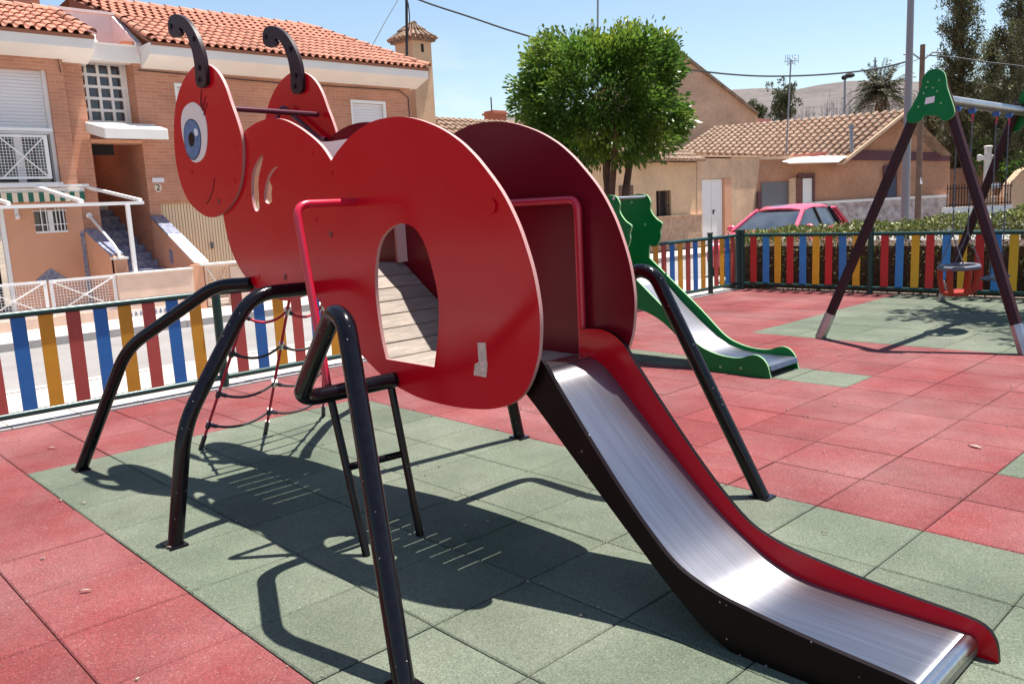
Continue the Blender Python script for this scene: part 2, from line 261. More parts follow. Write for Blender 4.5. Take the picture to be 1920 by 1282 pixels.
# ------------------------------------------------------------------ mesh helpers
class MB:
    def __init__(s): s.v = []; s.f = []; s.m = []
    def face(s, idx, m=0): s.f.append(tuple(idx)); s.m.append(m)
    def quadp(s, pts, m=0):
        b = len(s.v); s.v += [tuple(p) for p in pts]; s.face(range(b, b + len(pts)), m); return s
    def box(s, x0, x1, y0, y1, z0, z1, m=0):
        b = len(s.v); s.v += [(x, y, z) for z in (z0, z1) for y in (y0, y1) for x in (x0, x1)]
        for q in ((0, 2, 3, 1), (4, 5, 7, 6), (0, 1, 5, 4), (2, 6, 7, 3), (0, 4, 6, 2), (1, 3, 7, 5)): s.face([b + k for k in q], m)
        return s
    def obox(s, c, ax, ay, az, m=0):
        """box from a corner and three edge vectors"""
        c, ax, ay, az = map(Vector, (c, ax, ay, az)); b = len(s.v)
        for k in range(8): s.v.append(tuple(c + ax * (k & 1) + ay * ((k >> 1) & 1) + az * ((k >> 2) & 1)))
        for q in ((0, 2, 3, 1), (4, 5, 7, 6), (0, 1, 5, 4), (2, 6, 7, 3), (0, 4, 6, 2), (1, 3, 7, 5)): s.face([b + k for k in q], m)
        return s
    def bar(s, a, b, w, h=None, m=0):
        a = Vector(a); b = Vector(b); d = (b - a); u = Vector((0, 0, 1)) if abs(d.normalized().z) < .95 else Vector((1, 0, 0))
        sd = d.cross(u).normalized() * w; up_ = sd.cross(d).normalized() * (h or w)
        return s.obox(a - sd / 2 - up_ / 2, d, sd, up_, m)
    def tube(s, path, r, seg=12, rad=0.0, n=6, m=0, caps=True):
        pts = fillet([Vector(p) for p in path], rad, n) if rad else [Vector(p) for p in path]
        rr = r if isinstance(r, (list, tuple)) else [r] * len(pts)
        T = []
        for i in range(len(pts)):
            a = pts[max(i - 1, 0)]; b = pts[min(i + 1, len(pts) - 1)]; T.append((b - a).normalized())
        u = T[0].orthogonal().normalized(); base = len(s.v)
        for i, p in enumerate(pts):
            if i: u = (u - T[i] * u.dot(T[i])).normalized()
            w = T[i].cross(u)
            for k in range(seg):
                a = 2 * math.pi * k / seg; s.v.append(tuple(p + (u * math.cos(a) + w * math.sin(a)) * rr[min(i, len(rr) - 1)]))
        for i in range(len(pts) - 1):
            for k in range(seg):
                a = base + i * seg + k; b = base + i * seg + (k + 1) % seg; s.face((a, b, b + seg, a + seg), m)
        if caps:
            s.face([base + k for k in range(seg)][::-1], m); e = base + (len(pts) - 1) * seg; s.face([e + k for k in range(seg)], m)
        return s
    def prism(s, outer, holes, y0, y1, plane='y', m=0, me=1, mi=None):
        """flat plate with holes: (u,v) outline, thickness from y0 to y1"""
        loops = [outer] + list(holes)
        mk3 = (lambda u, v, y: (u, y, v)) if plane == 'y' else ((lambda u, v, y: (y, u, v)) if plane == 'x' else (lambda u, v, y: (u, v, y)))
        flat = [p for lp in loops for p in lp]; N = len(flat); b = len(s.v)
        s.v += [mk3(u, v, y0) for u, v in flat] + [mk3(u, v, y1) for u, v in flat]
        for t in tessellate_polygon([[Vector((u, v, 0)) for u, v in lp] for lp in loops]):
            s.face([b + k for k in t], m); s.face([b + N + k for k in t[::-1]], m if mi is None else mi)
        o = 0
        for lp in loops:
            for k in range(len(lp)):
                k2 = (k + 1) % len(lp); s.face((b + o + k, b + o + k2, b + N + o + k2, b + N + o + k), me)
            o += len(lp)
        return s
    def sphere(s, c, r, seg=10, rings=6, m=0, sc=(1, 1, 1)):
        b = len(s.v); c = Vector(c)
        for i in range(rings + 1):
            th = math.pi * i / rings
            for k in range(seg):
                a = 2 * math.pi * k / seg; s.v.append((c.x + r * sc[0] * math.sin(th) * math.cos(a), c.y + r * sc[1] * math.sin(th) * math.sin(a), c.z + r * sc[2] * math.cos(th)))
        for i in range(rings):
            for k in range(seg):
                a = b + i * seg + k; d = b + i * seg + (k + 1) % seg; s.face((a, a + seg, d + seg, d), m)
        return s
    def cyl(s, a, b, r, r2=None, seg=16, m=0): return s.tube([a, b], [r, r if r2 is None else r2], seg, m=m)

def fillet(pts, rad, n=6):
    out = [pts[0]]
    for i in range(1, len(pts) - 1):
        a, b, c = pts[i - 1], pts[i], pts[i + 1]
        t = min(rad, (b - a).length * .48, (c - b).length * .48); p0 = b + (a - b).normalized() * t; p1 = b + (c - b).normalized() * t
        for k in range(n + 1):
            f = k / n; out.append(p0 * (1 - f) ** 2 + b * 2 * f * (1 - f) + p1 * f * f)
    out.append(pts[-1]); return out
def smooth_loop(pts, n=4, corners=()):
    out = []; N = len(pts)
    for i in range(N):
        p0, p1, p2, p3 = (np.array(pts[(i + k) % N], float) for k in (-1, 0, 1, 2))
        if i in corners: p0 = p1
        if (i + 1) % N in corners: p3 = p2
        for k in range(n):
            t = k / n; q = .5 * ((2 * p1) + (p2 - p0) * t + (2 * p0 - 5 * p1 + 4 * p2 - p3) * t * t + (3 * p1 - p0 - 3 * p2 + p3) * t ** 3); out.append((float(q[0]), float(q[1])))
    return out
def brush_uv(me):
    uv = me.uv_layers.new(name='brush')
    for l in me.loops: c = me.vertices[l.vertex_index].co; uv.data[l.index].uv = (c.y, c.x)
LOC = {}
def mesh(name, mb, mats):
    me = bpy.data.meshes.new(name); me.from_pydata(mb.v, [], mb.f)
    if not isinstance(mats, (list, tuple)): mats = [mats]
    for k in mats: me.materials.append(k)
    if len(mats) > 1: me.polygons.foreach_set('material_index', [min(x, len(mats) - 1) for x in mb.m])
    return me
def link(o, parent=None):
    COL.objects.link(o)
    if parent is not None:
        o.parent = parent; o.matrix_parent_inverse = Matrix.Translation(-LOC[parent.name]) if parent.name in LOC else Matrix()
    return o
def fixn(me):
    bm = bmesh.new(); bm.from_mesh(me); bmesh.ops.recalc_face_normals(bm, faces=bm.faces); bm.to_mesh(me); bm.free()
def mk(name, mb, mats, parent=None, smooth=False, bevel=0.0, kind=None):
    me = mesh(name, mb, mats)
    if smooth is not False:
        fixn(me); me.polygons.foreach_set('use_smooth', [True] * len(me.polygons))
        ang = math.radians(40 if smooth is True else smooth)
        try: me.set_sharp_from_angle(angle=ang)
        except Exception: pass
    else: fixn(me)
    o = link(bpy.data.objects.new(name, me), parent)
    if bevel:
        b = o.modifiers.new('bevel', 'BEVEL'); b.width = bevel; b.segments = 2; b.limit_method = 'ANGLE'; b.angle_limit = math.radians(50)
    if kind: o['kind'] = kind
    return o
def thing(name, label, cat, loc=(0, 0, 0), group=None):
    o = bpy.data.objects.new(name, None); o.empty_display_size = .2; COL.objects.link(o); o.location = loc; LOC[o.name] = Vector(loc)
    o['label'] = label; o['category'] = cat
    if group: o['group'] = group
    return o
def tag(o, label, cat, group=None):
    o['label'] = label; o['category'] = cat
    if group: o['group'] = group
    return o
def struct(name, mb, mats, parent=None):
    o = mk(name, mb, mats, parent)
    if parent is None: o['kind'] = 'structure'
    return o
def inst(name, me, M, parent=None):
    o = bpy.data.objects.new(name, me); link(o, parent); o.matrix_basis = M; return o
def leaf_mesh(name, pos, nrm, size, m, tint=None, young=None, aspect=.45, droop=.0):
    """many small folded leaves: pos (n,3), nrm = growth direction (n,3), size (n,)"""
    n = len(pos); d = nrm / (np.linalg.norm(nrm, axis=1, keepdims=True) + 1e-9)
    r = rng.normal(size=(n, 3)); s = np.cross(d, r); s /= (np.linalg.norm(s, axis=1, keepdims=True) + 1e-9); u = np.cross(s, d)
    sz = size[:, None]; V = np.empty((n, 4, 3))
    V[:, 0] = pos; V[:, 1] = pos + d * sz * .5 + s * sz * aspect * .5 + u * sz * .10; V[:, 2] = pos + d * sz + np.array([0, 0, -1]) * sz * droop; V[:, 3] = pos + d * sz * .5 - s * sz * aspect * .5 + u * sz * .10
    me = bpy.data.meshes.new(name); me.vertices.add(n * 4); me.vertices.foreach_set('co', V.reshape(-1))
    base = np.arange(n)[:, None] * 4; tri = np.concatenate([base + [0, 1, 2], base + [0, 2, 3]], 1).reshape(-1)
    me.loops.add(len(tri)); me.loops.foreach_set('vertex_index', tri.astype(np.int32)); nf = len(tri) // 3
    me.polygons.add(nf); me.polygons.foreach_set('loop_start', (np.arange(nf) * 3).astype(np.int32)); me.update(calc_edges=True); me.validate()
    for nm, a in (('tint', tint), ('young', young)):
        if a is not None:
            at = me.attributes.new(nm, 'FLOAT', 'POINT'); at.data.foreach_set('value', np.repeat(a, 4).astype(np.float32))
    me.materials.append(m); return me

# ================================================================== SETTING
struct('ground', MB().quadp([(-1600, -1600, -.18), (1600, -1600, -.18), (1600, 1600, -.18), (-1600, 1600, -.18)]), M_GROUND)
struct('road', MB().box(-7.15, -3.25, -40, 13.4, -.30, -.11).box(-7.15, .5, 13.4, 60, -.30, -.11), M_ROAD)
pav = struct('pavement', MB().box(-3.10, -1.80, -40, 13.3, -.30, -.004), M_PAVE)
pavf = struct('far_pavement', MB().box(-8.72, -7.30, -40, 62, -.30, -.002), M_PAVE)
struct('garden_yard', MB().box(-10.6, -8.74, -40, 12.4, -.30, .004), M_PAVE)
for par, x0, x1 in ((pav, -3.246, -3.104), (pavf, -7.296, -7.154)):
    km = MB().box(x0, x1, -.495, .495, -.29, 0.004); kme = mesh('kerb_stone', km, M_KERB)
    for k in range(16):
        inst('kerb_stone', kme, Matrix.Translation((0, -3 + k * 1.0, random.uniform(-.004, .004))), par)
foot = struct('fence_footing', MB().box(-1.78, -1.46, -6, 11.6, -.3, -.012), M_SUB)
fme = mesh('coping_slab', MB().box(-1.785, -1.425, -.246, .246, -.05, .012), M_KERB)
for k in range(27): inst('coping_slab', fme, Matrix.Translation((0, -2.0 + k * .5, random.uniform(-.003, .003))), foot)

base = struct('playground_floor', MB().box(-1.42, 8.0, -4.0, 11.42, -.25, -.022), M_SUB)
def tile_mesh(name, w, d, m, h=.03, g=.0025, bv=.006):
    b = MB(); x0, x1, y0, y1 = g, w - g, g, d - g
    ring = lambda z, i: [(x0 + i, y0 + i, z), (x1 - i, y0 + i, z), (x1 - i, y1 - i, z), (x0 + i, y1 - i, z)]
    b.v += ring(-h, 0) + ring(-.005, 0) + ring(0, bv)
    for lv in (0, 4):
        for k in range(4): b.face((lv + k, lv + (k + 1) % 4, lv + 4 + (k + 1) % 4, lv + 4 + k))
    b.face((8, 9, 10, 11)); return mesh(name, b, m)
TM = {c: tile_mesh('rubber_tile_' + c, .5, .5, m) for c, m in (('red', M_TILER), ('green', M_TILEG))}
TMC = {'red': tile_mesh('rubber_tile_cut', .42, .5, M_TILER)}
def tile_colour(i, a):
    x = i * .5; y = a * .5
    if x >= 0 and 0.5 <= y < 3.0: return 'green'
    if x >= 1.0 and 7.5 <= y < 11.4: return 'green'
    if 0.0 <= x < 3.0 and 5.5 <= y < 6.0: return 'green'
    if x >= 4.5 and 4.0 <= y < 6.5: return 'green'
    return 'red'
cells = []
for i in range(-3, 16):
    for a in range(-8, 23):
        c = Vector((i * .5 + .25, a * .5 + .25, 0)) - CAM; dz = c.dot(FWD)
        px = 960 + FPX * c.dot(RGT) / dz if dz > .2 else 9e9; py = 641 + FPX * c.dot(DWN) / dz if dz > .2 else 9e9
        vis = dz > .3 and -150 < px < 2070 and py < 1420
        cells.append((dz if vis else 1e6 + abs(dz), i, a))
cells.sort()
rest = {'red': MB(), 'green': MB()}
for n_, (dz, i, a) in enumerate(cells):
    c = tile_colour(i, a)
    cut = i == -3
    jz = random.uniform(-.0022, .0012)
    if a == 22 and i * .5 < 9: pass
    if n_ < 300 and dz < 1e5:
        me = TMC['red'] if cut else TM[c]
        inst('rubber_tile', me, Matrix.Translation((-1.42 if cut else i * .5, a * .5, jz)) @ Matrix.Rotation(random.uniform(-.0025, .0025), 4, 'X') @ Matrix.Rotation(random.uniform(-.0025, .0025), 4, 'Y'), base)
    else:
        x0 = -1.42 if cut else i * .5
        rest[c].box(x0 + .003, i * .5 + .497, a * .5 + .003, min(a * .5 + .497, 11.41), -.03, jz)
for c, m in (('red', M_TILER), ('green', M_TILEG)): mk('rubber_tile_field', rest[c], m, base, kind='stuff')

# ================================================================== ANT SLIDE
YC = 1.815; YN = 1.515; YF = 2 * YC - YN
BODY = [(1.65,2.04),(1.797,2.022),(1.934,1.975),(2.063,1.913),(2.164,1.85),(2.237,1.779),(2.311,1.825),(2.433,1.883),(2.582,1.922),(2.718,1.930),(2.845,1.920),(2.963,1.893),(3.091,1.847),(3.195,1.793),(3.264,1.745),(3.333,1.686),(3.439,1.575),(3.515,1.458),(3.562,1.353),(3.596,1.25),(3.615,1.144),(3.618,1.069),(3.61,0.989),(3.596,0.93),(3.565,0.858),(3.526,0.798),(3.481,0.756),(3.42,0.723),(3.344,0.698),(3.25,0.680),(3.084,0.666),(2.874,0.668),(2.738,0.685),(2.586,0.723),(2.45,0.784),(2.291,0.876),(2.192,0.938),(2.104,1.000),(2.026,1.065),(1.97,1.112),(1.905,1.108),(1.813,1.090),(1.669,1.065),(1.55,1.072),(1.424,1.097),(1.324,1.126),(1.202,1.182),(1.109,1.260),(1.04,1.357),(1.003,1.462),(0.987,1.558),(0.985,1.656),(1.021,1.763),(1.085,1.852),(1.184,1.925),(1.34,1.995),(1.495,2.031)]
HOLE = [(2.776,1.465),(2.854,1.45),(2.91,1.406),(2.95,1.34),(2.979,1.256),(3.000,1.172),(3.004,1.096),(2.992,1.0),(2.967,0.902),(2.945,0.829),(2.578,0.829),(2.554,0.917),(2.539,1.009),(2.531,1.113),(2.534,1.205),(2.555,1.298),(2.586,1.368),(2.635,1.418),(2.708,1.453)]
SLOT1 = [(1.554,1.857),(1.517,1.85),(1.467,1.826),(1.416,1.781),(1.387,1.725),(1.375,1.668),(1.379,1.609),(1.401,1.565),(1.432,1.561),(1.456,1.577),(1.46,1.616),(1.464,1.664),(1.469,1.711),(1.489,1.758),(1.523,1.803)]
SLOT2 = [(1.678,1.788),(1.72,1.776),(1.71,1.753),(1.668,1.738),(1.63,1.693),(1.608,1.648),(1.604,1.61),(1.562,1.596),(1.525,1.613),(1.525,1.651),(1.554,1.707),(1.603,1.755)]
HEAD = [(0.993,2.422),(1.09,2.388),(1.169,2.333),(1.229,2.258),(1.274,2.167),(1.313,2.096),(1.349,2.016),(1.363,1.957),(1.357,1.891),(1.334,1.806),(1.281,1.712),(1.211,1.646),(1.107,1.59),(1.006,1.557),(0.906,1.541),(0.808,1.546),(0.714,1.572),(0.643,1.601),(0.572,1.640),(0.507,1.702),(0.453,1.799),(0.429,1.911),(0.438,2.041),(0.468,2.146),(0.524,2.246),(0.599,2.321),(0.695,2.38),(0.808,2.42),(0.898,2.431)]
EYE = [(0.807,2.225),(0.894,2.177),(0.937,2.107),(0.936,2.026),(0.904,1.948),(0.846,1.896),(0.753,1.876),(0.669,1.898),(0.609,1.972),(0.58,2.06),(0.585,2.144),(0.633,2.202),(0.718,2.228)]
IRIS = [(0.731,2.131),(0.801,2.106),(0.838,2.056),(0.837,1.994),(0.802,1.935),(0.734,1.901),(0.671,1.909),(0.624,1.95),(0.608,2.015),(0.619,2.077),(0.663,2.12)]
PUP = [(0.724,2.059),(0.757,2.038),(0.755,2.002),(0.729,1.978),(0.697,1.975),(0.674,1.998),(0.673,2.03),(0.695,2.054)]
HI = [(0.779,2.075),(0.815,2.064),(0.818,2.036),(0.785,2.030),(0.766,2.052)]
ANT = [(1.031,2.298),(1.048,2.339),(1.047,2.407),(1.035,2.472),(1.005,2.54),(0.955,2.608),(0.886,2.672),(0.81,2.715),(0.728,2.744),(0.651,2.749),(0.61,2.729),(0.594,2.691),(0.602,2.654),(0.655,2.624),(0.712,2.613),(0.754,2.622),(0.771,2.637),(0.748,2.658),(0.78,2.654),(0.823,2.625),(0.861,2.579),(0.889,2.525),(0.906,2.468),(0.91,2.408),(0.904,2.35),(0.913,2.309),(0.956,2.288)]
TAPE = [(3.25,0.965),(3.3,0.969),(3.301,0.891),(3.305,0.883),(3.293,0.823),(3.214,0.823),(3.226,0.872),(3.251,0.883)]
ant = thing('ant_slide', 'large red ant-shaped play structure with a steel slide and black tube legs', 'slide', (2.3, YC, 0))
bodyS = smooth_loop(BODY, 4, (5, 39)); holeS = smooth_loop(HOLE, 4, (9, 10)); s1 = smooth_loop(SLOT1, 3); s2 = smooth_loop(SLOT2, 3); headS = smooth_loop(HEAD, 4)
def mir(y, side): return y if side == 0 else 2 * YC - y
for side in (0, 1):
    ya, yb = mir(YN, side), mir(YN + .018, side)
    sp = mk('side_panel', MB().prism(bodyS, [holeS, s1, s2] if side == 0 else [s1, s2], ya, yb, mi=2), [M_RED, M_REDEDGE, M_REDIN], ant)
    hp = mk('head_panel', MB().prism(headS, [], mir(YN - .020, side), mir(YN - .002, side)), [M_RED, M_REDEDGE], ant)
    an = mk('antenna', MB().prism(smooth_loop(ANT, 4, (17,)), [], (YN - .046) if side == 0 else YF - .0235, (YN - .0202) if side == 0 else YF + .0018), [M_ANT, M_ANT], ant, bevel=.003)
    for (x, z) in ((.955, 2.335), (.975, 2.40), (.94, 2.565), (.64, 2.69)):
        yb_ = YN - .046 if side == 0 else YF - .0235; mk('bolt', MB().cyl((x, yb_ - .006, z), (x, yb_ + .004, z), .015, seg=10), M_PUPIL, an)
    e = mk('eye', MB().prism(smooth_loop(EYE, 4), [], mir(YN - .0235, side), mir(YN - .0202, side)), [M_WHITE, M_WHITE], hp)
    # printed disc layers of the eye, thin vinyl on vinyl
    mk('iris_rim', MB().prism(smooth_loop([(.726 + (x - .726) * 1.07, 2.016 + (z - 2.016) * 1.06) for x, z in IRIS], 4), [], mir(YN - .0247, side), mir(YN - .0236, side)), [M_IRISD, M_IRISD], hp)
    mk('iris', MB().prism(smooth_loop(IRIS, 4), [], mir(YN - .0258, side), mir(YN - .0248, side)), [M_IRIS, M_IRIS], hp)
    mk('pupil', MB().prism(smooth_loop(PUP, 4), [], mir(YN - .0268, side), mir(YN - .0259, side)), [M_PUPIL, M_PUPIL], hp)
    mk('glint', MB().prism(smooth_loop(HI, 4), [], mir(YN - .0278, side), mir(YN - .0269, side)), [M_GLINT, M_GLINT], hp)
    yy = mir(YN - .0205, side)
    mk('smile', MB().tube([(x, yy, z) for x, z in [(0.966,1.769),(0.947,1.729),(0.912,1.685),(0.871,1.65),(0.823,1.625)]], .0035, 6), M_ENGRAVE, hp)
    for lash in ([(0.913,2.285),(0.896,2.242),(0.893,2.19)], [(0.966,2.24),(0.928,2.205),(0.902,2.168)], [(0.978,2.202),(0.94,2.17),(0.916,2.138)]):
        mk('eyelash', MB().tube([(x, yy, z) for x, z in lash], [.003, .005, .006], 6), M_ENGRAVE, hp)
    for k, (x, z) in enumerate([(1.275,1.924),(1.227,1.736),(0.995,1.632),(0.652,1.83)]):
        mk('bolt', MB().cyl((x, mir(YN - .0225, side), z), (x, mir(YN - .02, side), z), .011 if k != 2 else .015, seg=10), M_BOLT if k == 2 else M_RED, hp)
    for k, (x, z) in enumerate([(2.062,1.827),(2.232,1.719),(2.047,1.499),(2.179,1.423),(1.677,1.196),(1.37,1.194),(2.276,0.985),(3.38,1.52)]):
        r_ = .03 if k == 7 else (.016 if k in (3, 4) else .010)
        mk('bolt', MB().cyl((x, mir(YN - (.010 if k == 7 else .003), side), z), (x, mir(YN, side), z), r_, seg=14), M_BOLT if k in (3, 4) else M_RED, sp)
    if side == 0: mk('tape_patch', MB().prism(TAPE, [], YN - .003, YN - .0005), [M_TAPE, M_TAPE], sp)

# floor inside: raised front floor, plank ramp, rear deck
deck = mk('deck_frame', MB().box(2.60, 2.64, YN + .064, YF - .064, .752, .790), M_BLACK, ant)
for yb_ in (YN + .022, YF - .062): mk('joist', MB().box(1.25, 1.98, yb_, yb_ + .04, 1.15, 1.203).obox((1.98, yb_, 1.15), (.60, 0, -.405), (0, .04, 0), (0, 0, .05)).box(2.58, 3.38, yb_, yb_ + .04, .745, .797), M_BLACK, deck)
W = YF - YN - .046
def planks(x0, z0, x1, z1, n):
    d = Vector((x1 - x0, 0, z1 - z0)) / n; nrm = Vector((-d.z, 0, d.x)).normalized()
    for k in range(n):
        o = Vector((x0, YN + .023, z0)) + d * k + d * .03 - nrm * .03 + nrm * random.uniform(-.001, .001)
        mk('plank', MB().obox(o, d * .94, (0, W, 0), nrm * .03), M_WOODDECK, deck, bevel=.003)
planks(1.24, 1.235, 1.98, 1.235, 7); planks(1.98, 1.235, 2.58, .828, 7); planks(2.58, .828, 3.36, .828, 8)
# cream partition with a doorway
part_out = [(YN + .02, 1.24), (YN + .085, 1.24), (YN + .085, 1.62), (YN + .13, 1.74), (YC, 1.79), (YF - .13, 1.74), (YF - .085, 1.62), (YF - .085, 1.24), (YF - .02, 1.24), (YF - .02, 1.975), (YF - .16, 1.955), (YC, 1.915), (YN + .14, 1.892), (YN + .02, 1.885)]
mk('partition_board', MB().prism(part_out, [], 2.00, 2.018, plane='x'), [M_CREAM, M_REDEDGE], ant)
# tubes in front, between the head panels
mk('cross_tube', MB().tube([(1.20, YN, 2.145), (1.20, YF - .02, 2.135)], .016, 10), M_MAROON, ant, smooth=True)
mk('guard_tube', MB().tube([(.80, YF - .10, 2.12), (.80, YF - .04, 2.235), (1.22, YF - .04, 1.985), (1.30, YF - .04, 1.975)], .016, 10, .05), M_MAROON, ant, smooth=True)
mk('guard_tube', MB().tube([(.80, YN + .10, 2.12), (.80, YN + .04, 2.235), (1.22, YN + .04, 1.985), (1.30, YN + .04, 1.975)], .016, 10, .05), M_MAROON, ant, smooth=True)
# hand rails by the slide
for side in (0, 1):
    y = mir(YN + .045, side)
    mk('hand_rail', MB().tube([(2.80, y, 1.532), (3.335, y, 1.532), (3.335, y, .80)], .019, 12, .05), M_REDTUBE, ant, smooth=True)
# legs
def leg(path, rad=.14):
    for side in (0, 1):
        pts = [(x, mir(y, side), z) for x, y, z in path]
        lg = mk('leg', MB().tube(pts, .037, 18, rad, 10), M_BLACK, ant, smooth=True)
        x, y, z = pts[-1]
        mk('foot_plate', MB().box(x - .055, x + .055, y - .045, y + .045, 0, .010), M_BLACK, lg, bevel=.003)
leg([(1.262, YN - .001, 1.148), (1.08, 1.385, 1.145), (.555, 1.012, .775), (.20, .763, .0)])
leg([(1.893, YN - .001, 1.140), (1.91, 1.19, 1.148), (1.938, .775, .57), (1.947, .665, .0)])
leg([(2.635, YN - .001, .735), (2.635, 1.005, .735), (3.15, .905, 1.165), (3.25, .890, 1.135), (3.742, .690, .0)], .12)
# side step: two rails, one rung, red grab rail above
st = mk('step_ladder', MB().tube([(2.56, 1.2, .76), (2.768, 1.2, 0)], .0185, 12).tube([(2.62, 1.50, .72), (2.772, 1.50, 0)], .0185, 12), M_BLACK, ant, smooth=True)
mk('rung', MB().tube([(2.664, 1.2, .39), (2.682, 1.50, .385)], .017, 12), M_BLACK, st, smooth=True)
mk('grab_rail', MB().tube([(2.414, YN, 1.573), (2.414, 1.20, 1.573), (2.562, 1.2, .735)], .0185, 12, .07), M_REDTUBE, ant, smooth=True)
# slide
TOP = [(3.34,.955),(3.475,.962),(3.578,.918),(3.661,.815),(3.80,.648),(3.937,.490),(4.06,.362),(4.18,.258),(4.28,.212),(4.40,.183),(4.607,.155),(4.80,.138),(4.975,.125),(5.04,.108),(5.072,.065),(5.082,.0)]
BOT = [(4.42,0),(4.30,.055),(4.234,.105),(4.13,.190),(4.028,.280),(3.75,.530),(3.478,.775),(3.40,.80),(3.34,.80)]
wall = TOP + BOT
wallS = smooth_loop(wall, 4, (0, len(TOP) - 1, len(TOP), len(wall) - 1))
sld = mk('slide_chute', MB(), M_STEEL, ant)
CH = [(3.33,.830),(3.40,.829),(3.455,.812),(3.52,.765),(3.70,.590),(3.936,.372),(4.08,.252),(4.20,.172),(4.30,.118),(4.40,.088),(4.52,.076),(4.75,.072),(4.965,.072)]
chv = []
for k in range(len(CH) - 1):
    p0, p1, p2, p3 = (np.array(CH[min(max(k + q, 0), len(CH) - 1)]) for q in (-1, 0, 1, 2))
    for t in np.arange(0, 1, .2): chv.append(.5 * ((2 * p1) + (p2 - p0) * t + (2 * p0 - 5 * p1 + 4 * p2 - p3) * t * t + (3 * p1 - p0 - 3 * p2 + p3) * t ** 3))
chv.append(np.array(CH[-1])); y0, y1 = 1.5725, 2.0475
mb = MB()
cnr = [(4.99, .069), (5.01, .058), (5.02, .040), (5.02, .012)]
prof = [tuple(p) for p in chv] + cnr
for x, z in prof: mb.v += [(x, y0, z), (x, y1, z)]
for k in range(len(prof) - 1): mb.face((2 * k, 2 * k + 1, 2 * k + 3, 2 * k + 2))
sld.data = mesh('slide_chute', mb, M_STEEL); fixn(sld.data); brush_uv(sld.data); sld.data.polygons.foreach_set('use_smooth', [True] * len(sld.data.polygons))
mk('end_roll', MB().tube([(4.992, y0, .044), (4.992, y1, .044)], .0285, 20), M_STEELR, sld, smooth=True)
mk('slide_wall', MB().prism(wallS, [], 1.552, 1.572), [M_BLKPANEL, M_BLKPANEL], sld, bevel=.002)
mk('slide_wall', MB().prism(wallS, [], 2.048, 2.068), [M_RED, M_BLKPANEL], sld, bevel=.002)
mk('transition_plate', MB().box(3.30, 3.40, 1.575, 2.045, .831, .834), M_STEELR, sld)
# climbing net
net = mk('climbing_net', MB().tube([(1.22, 1.56, 1.13), (1.22, 2.07, 1.13)], .018, 10), M_MAROON, ant, smooth=True)
ropes = [((1.13, 1.60, 1.13), (.40, 1.47, .03)), ((1.17, 1.835, 1.13), (.40, 1.94, .03)), ((1.17, 2.04, 1.13), (.30, 2.47, .03))]
lev = [.82, .60, .345, .14]
for a, b in ropes:
    a = Vector(a); b = Vector(b)
    rp = mk('rope', MB().tube([a, a.lerp(b, .5), b], .0095, 8), M_ROPER, net, smooth=True)
    d = (b - a).normalized(); mk('ground_ferrule', MB().tube([b - d * .09, b + d * .05], .016, 10), M_CONN, rp, smooth=True)
    for l in lev:
        c = b.lerp(a, l); mk('clamp', MB().tube([c - d * .025, c + d * .025], .018, 10), M_ALU if random.random() < .45 else M_CONN, rp, smooth=True)
for l in lev:
    pts = [Vector(b).lerp(Vector(a), l) for a, b in ropes]
    for k in (0, 1):
        p, q = pts[k], pts[k + 1]; arc = [p.lerp(q, t) + Vector((0, 0, -4 * t * (1 - t) * .055)) for t in np.linspace(0, 1, 9)]
        mk('cross_rope', MB().tube(arc, .0085, 8), M_ROPEB if (l < .7) else M_ROPER, net, smooth=True)
        mk('clamp', MB().tube([arc[0], arc[1]], .014, 8), M_CONN, net, smooth=True)

# ================================================================== GREEN SLIDE
gs = thing('green_slide', 'small green toddler slide with leaf-shaped top panels and steel chute', 'slide', (1.4, 5.7, 0))
GT = [(0.05,.98),(0.12,1.10),(0.10,1.20),(0.19,1.28),(0.25,1.42),(0.45,1.50),(0.616,1.565),(0.686,1.58),(0.777,1.567),(0.811,1.533),(0.83,1.49),(0.822,1.433),(0.852,1.376),(0.902,1.326),(0.958,1.291),(0.954,1.253),(0.937,1.215),(0.942,1.173),(0.926,1.117),(0.895,1.075),(0.855,1.067),(0.809,1.081),(0.797,1.028),(0.797,0.955),(0.909,0.862),(1.165,0.653),(1.388,0.471),(1.566,0.310),(1.66,.235),(1.755,0.189),(1.889,0.154),(2.021,0.143),(2.112,0.152),(2.175,0.175),(2.238,0.187),(2.3,0.165),(2.349,0.107),(2.379,0.0),(1.80,0.0),(1.697,0.02),(1.642,0.09),(1.503,0.235),(1.33,0.380),(1.167,0.466),(0.998,0.512),(.75,.53),(.55,.53),(.50,.45),(.49,0),(.33,0),(.33,.5),(.10,.55),(.05,.75)]
gl = smooth_loop(GT, 3, (0, 21, 23, 37, 38, 48, 49, 50))
for y in (5.47, 5.945): mk('side_panel', MB().prism(gl, [], y, y + .018), [M_GRN, M_GRNEDGE], gs)
gch = [(.50,.80),(.80,.815),(.90,.795),(1.0,.715),(1.2,.53),(1.4,.365),(1.58,.225),(1.70,.160),(1.85,.120),(2.0,.108),(2.2,.108),(2.33,.108),(2.365,.095),(2.375,.06)]
mb = MB()
for x, z in gch: mb.v += [(x, 5.489, z), (x, 5.944, z)]
for k in range(len(gch) - 1): mb.face((2 * k, 2 * k + 1, 2 * k + 3, 2 * k + 2))
brush_uv(mk('slide_chute', mb, M_STEEL, gs, smooth=60).data)
mk('end_roll', MB().tube([(2.335, 5.489, .083), (2.335, 5.944, .083)], .024, 16), M_STEELR, gs, smooth=True)
mk('cross_bar', MB().tube([(.765, 5.46, 1.545), (.765, 5.97, 1.545)], .016, 10), M_GALV, gs, smooth=True)
mk('platform', MB().box(.06, .52, 5.489, 5.944, .765, .80), M_GRN, gs)
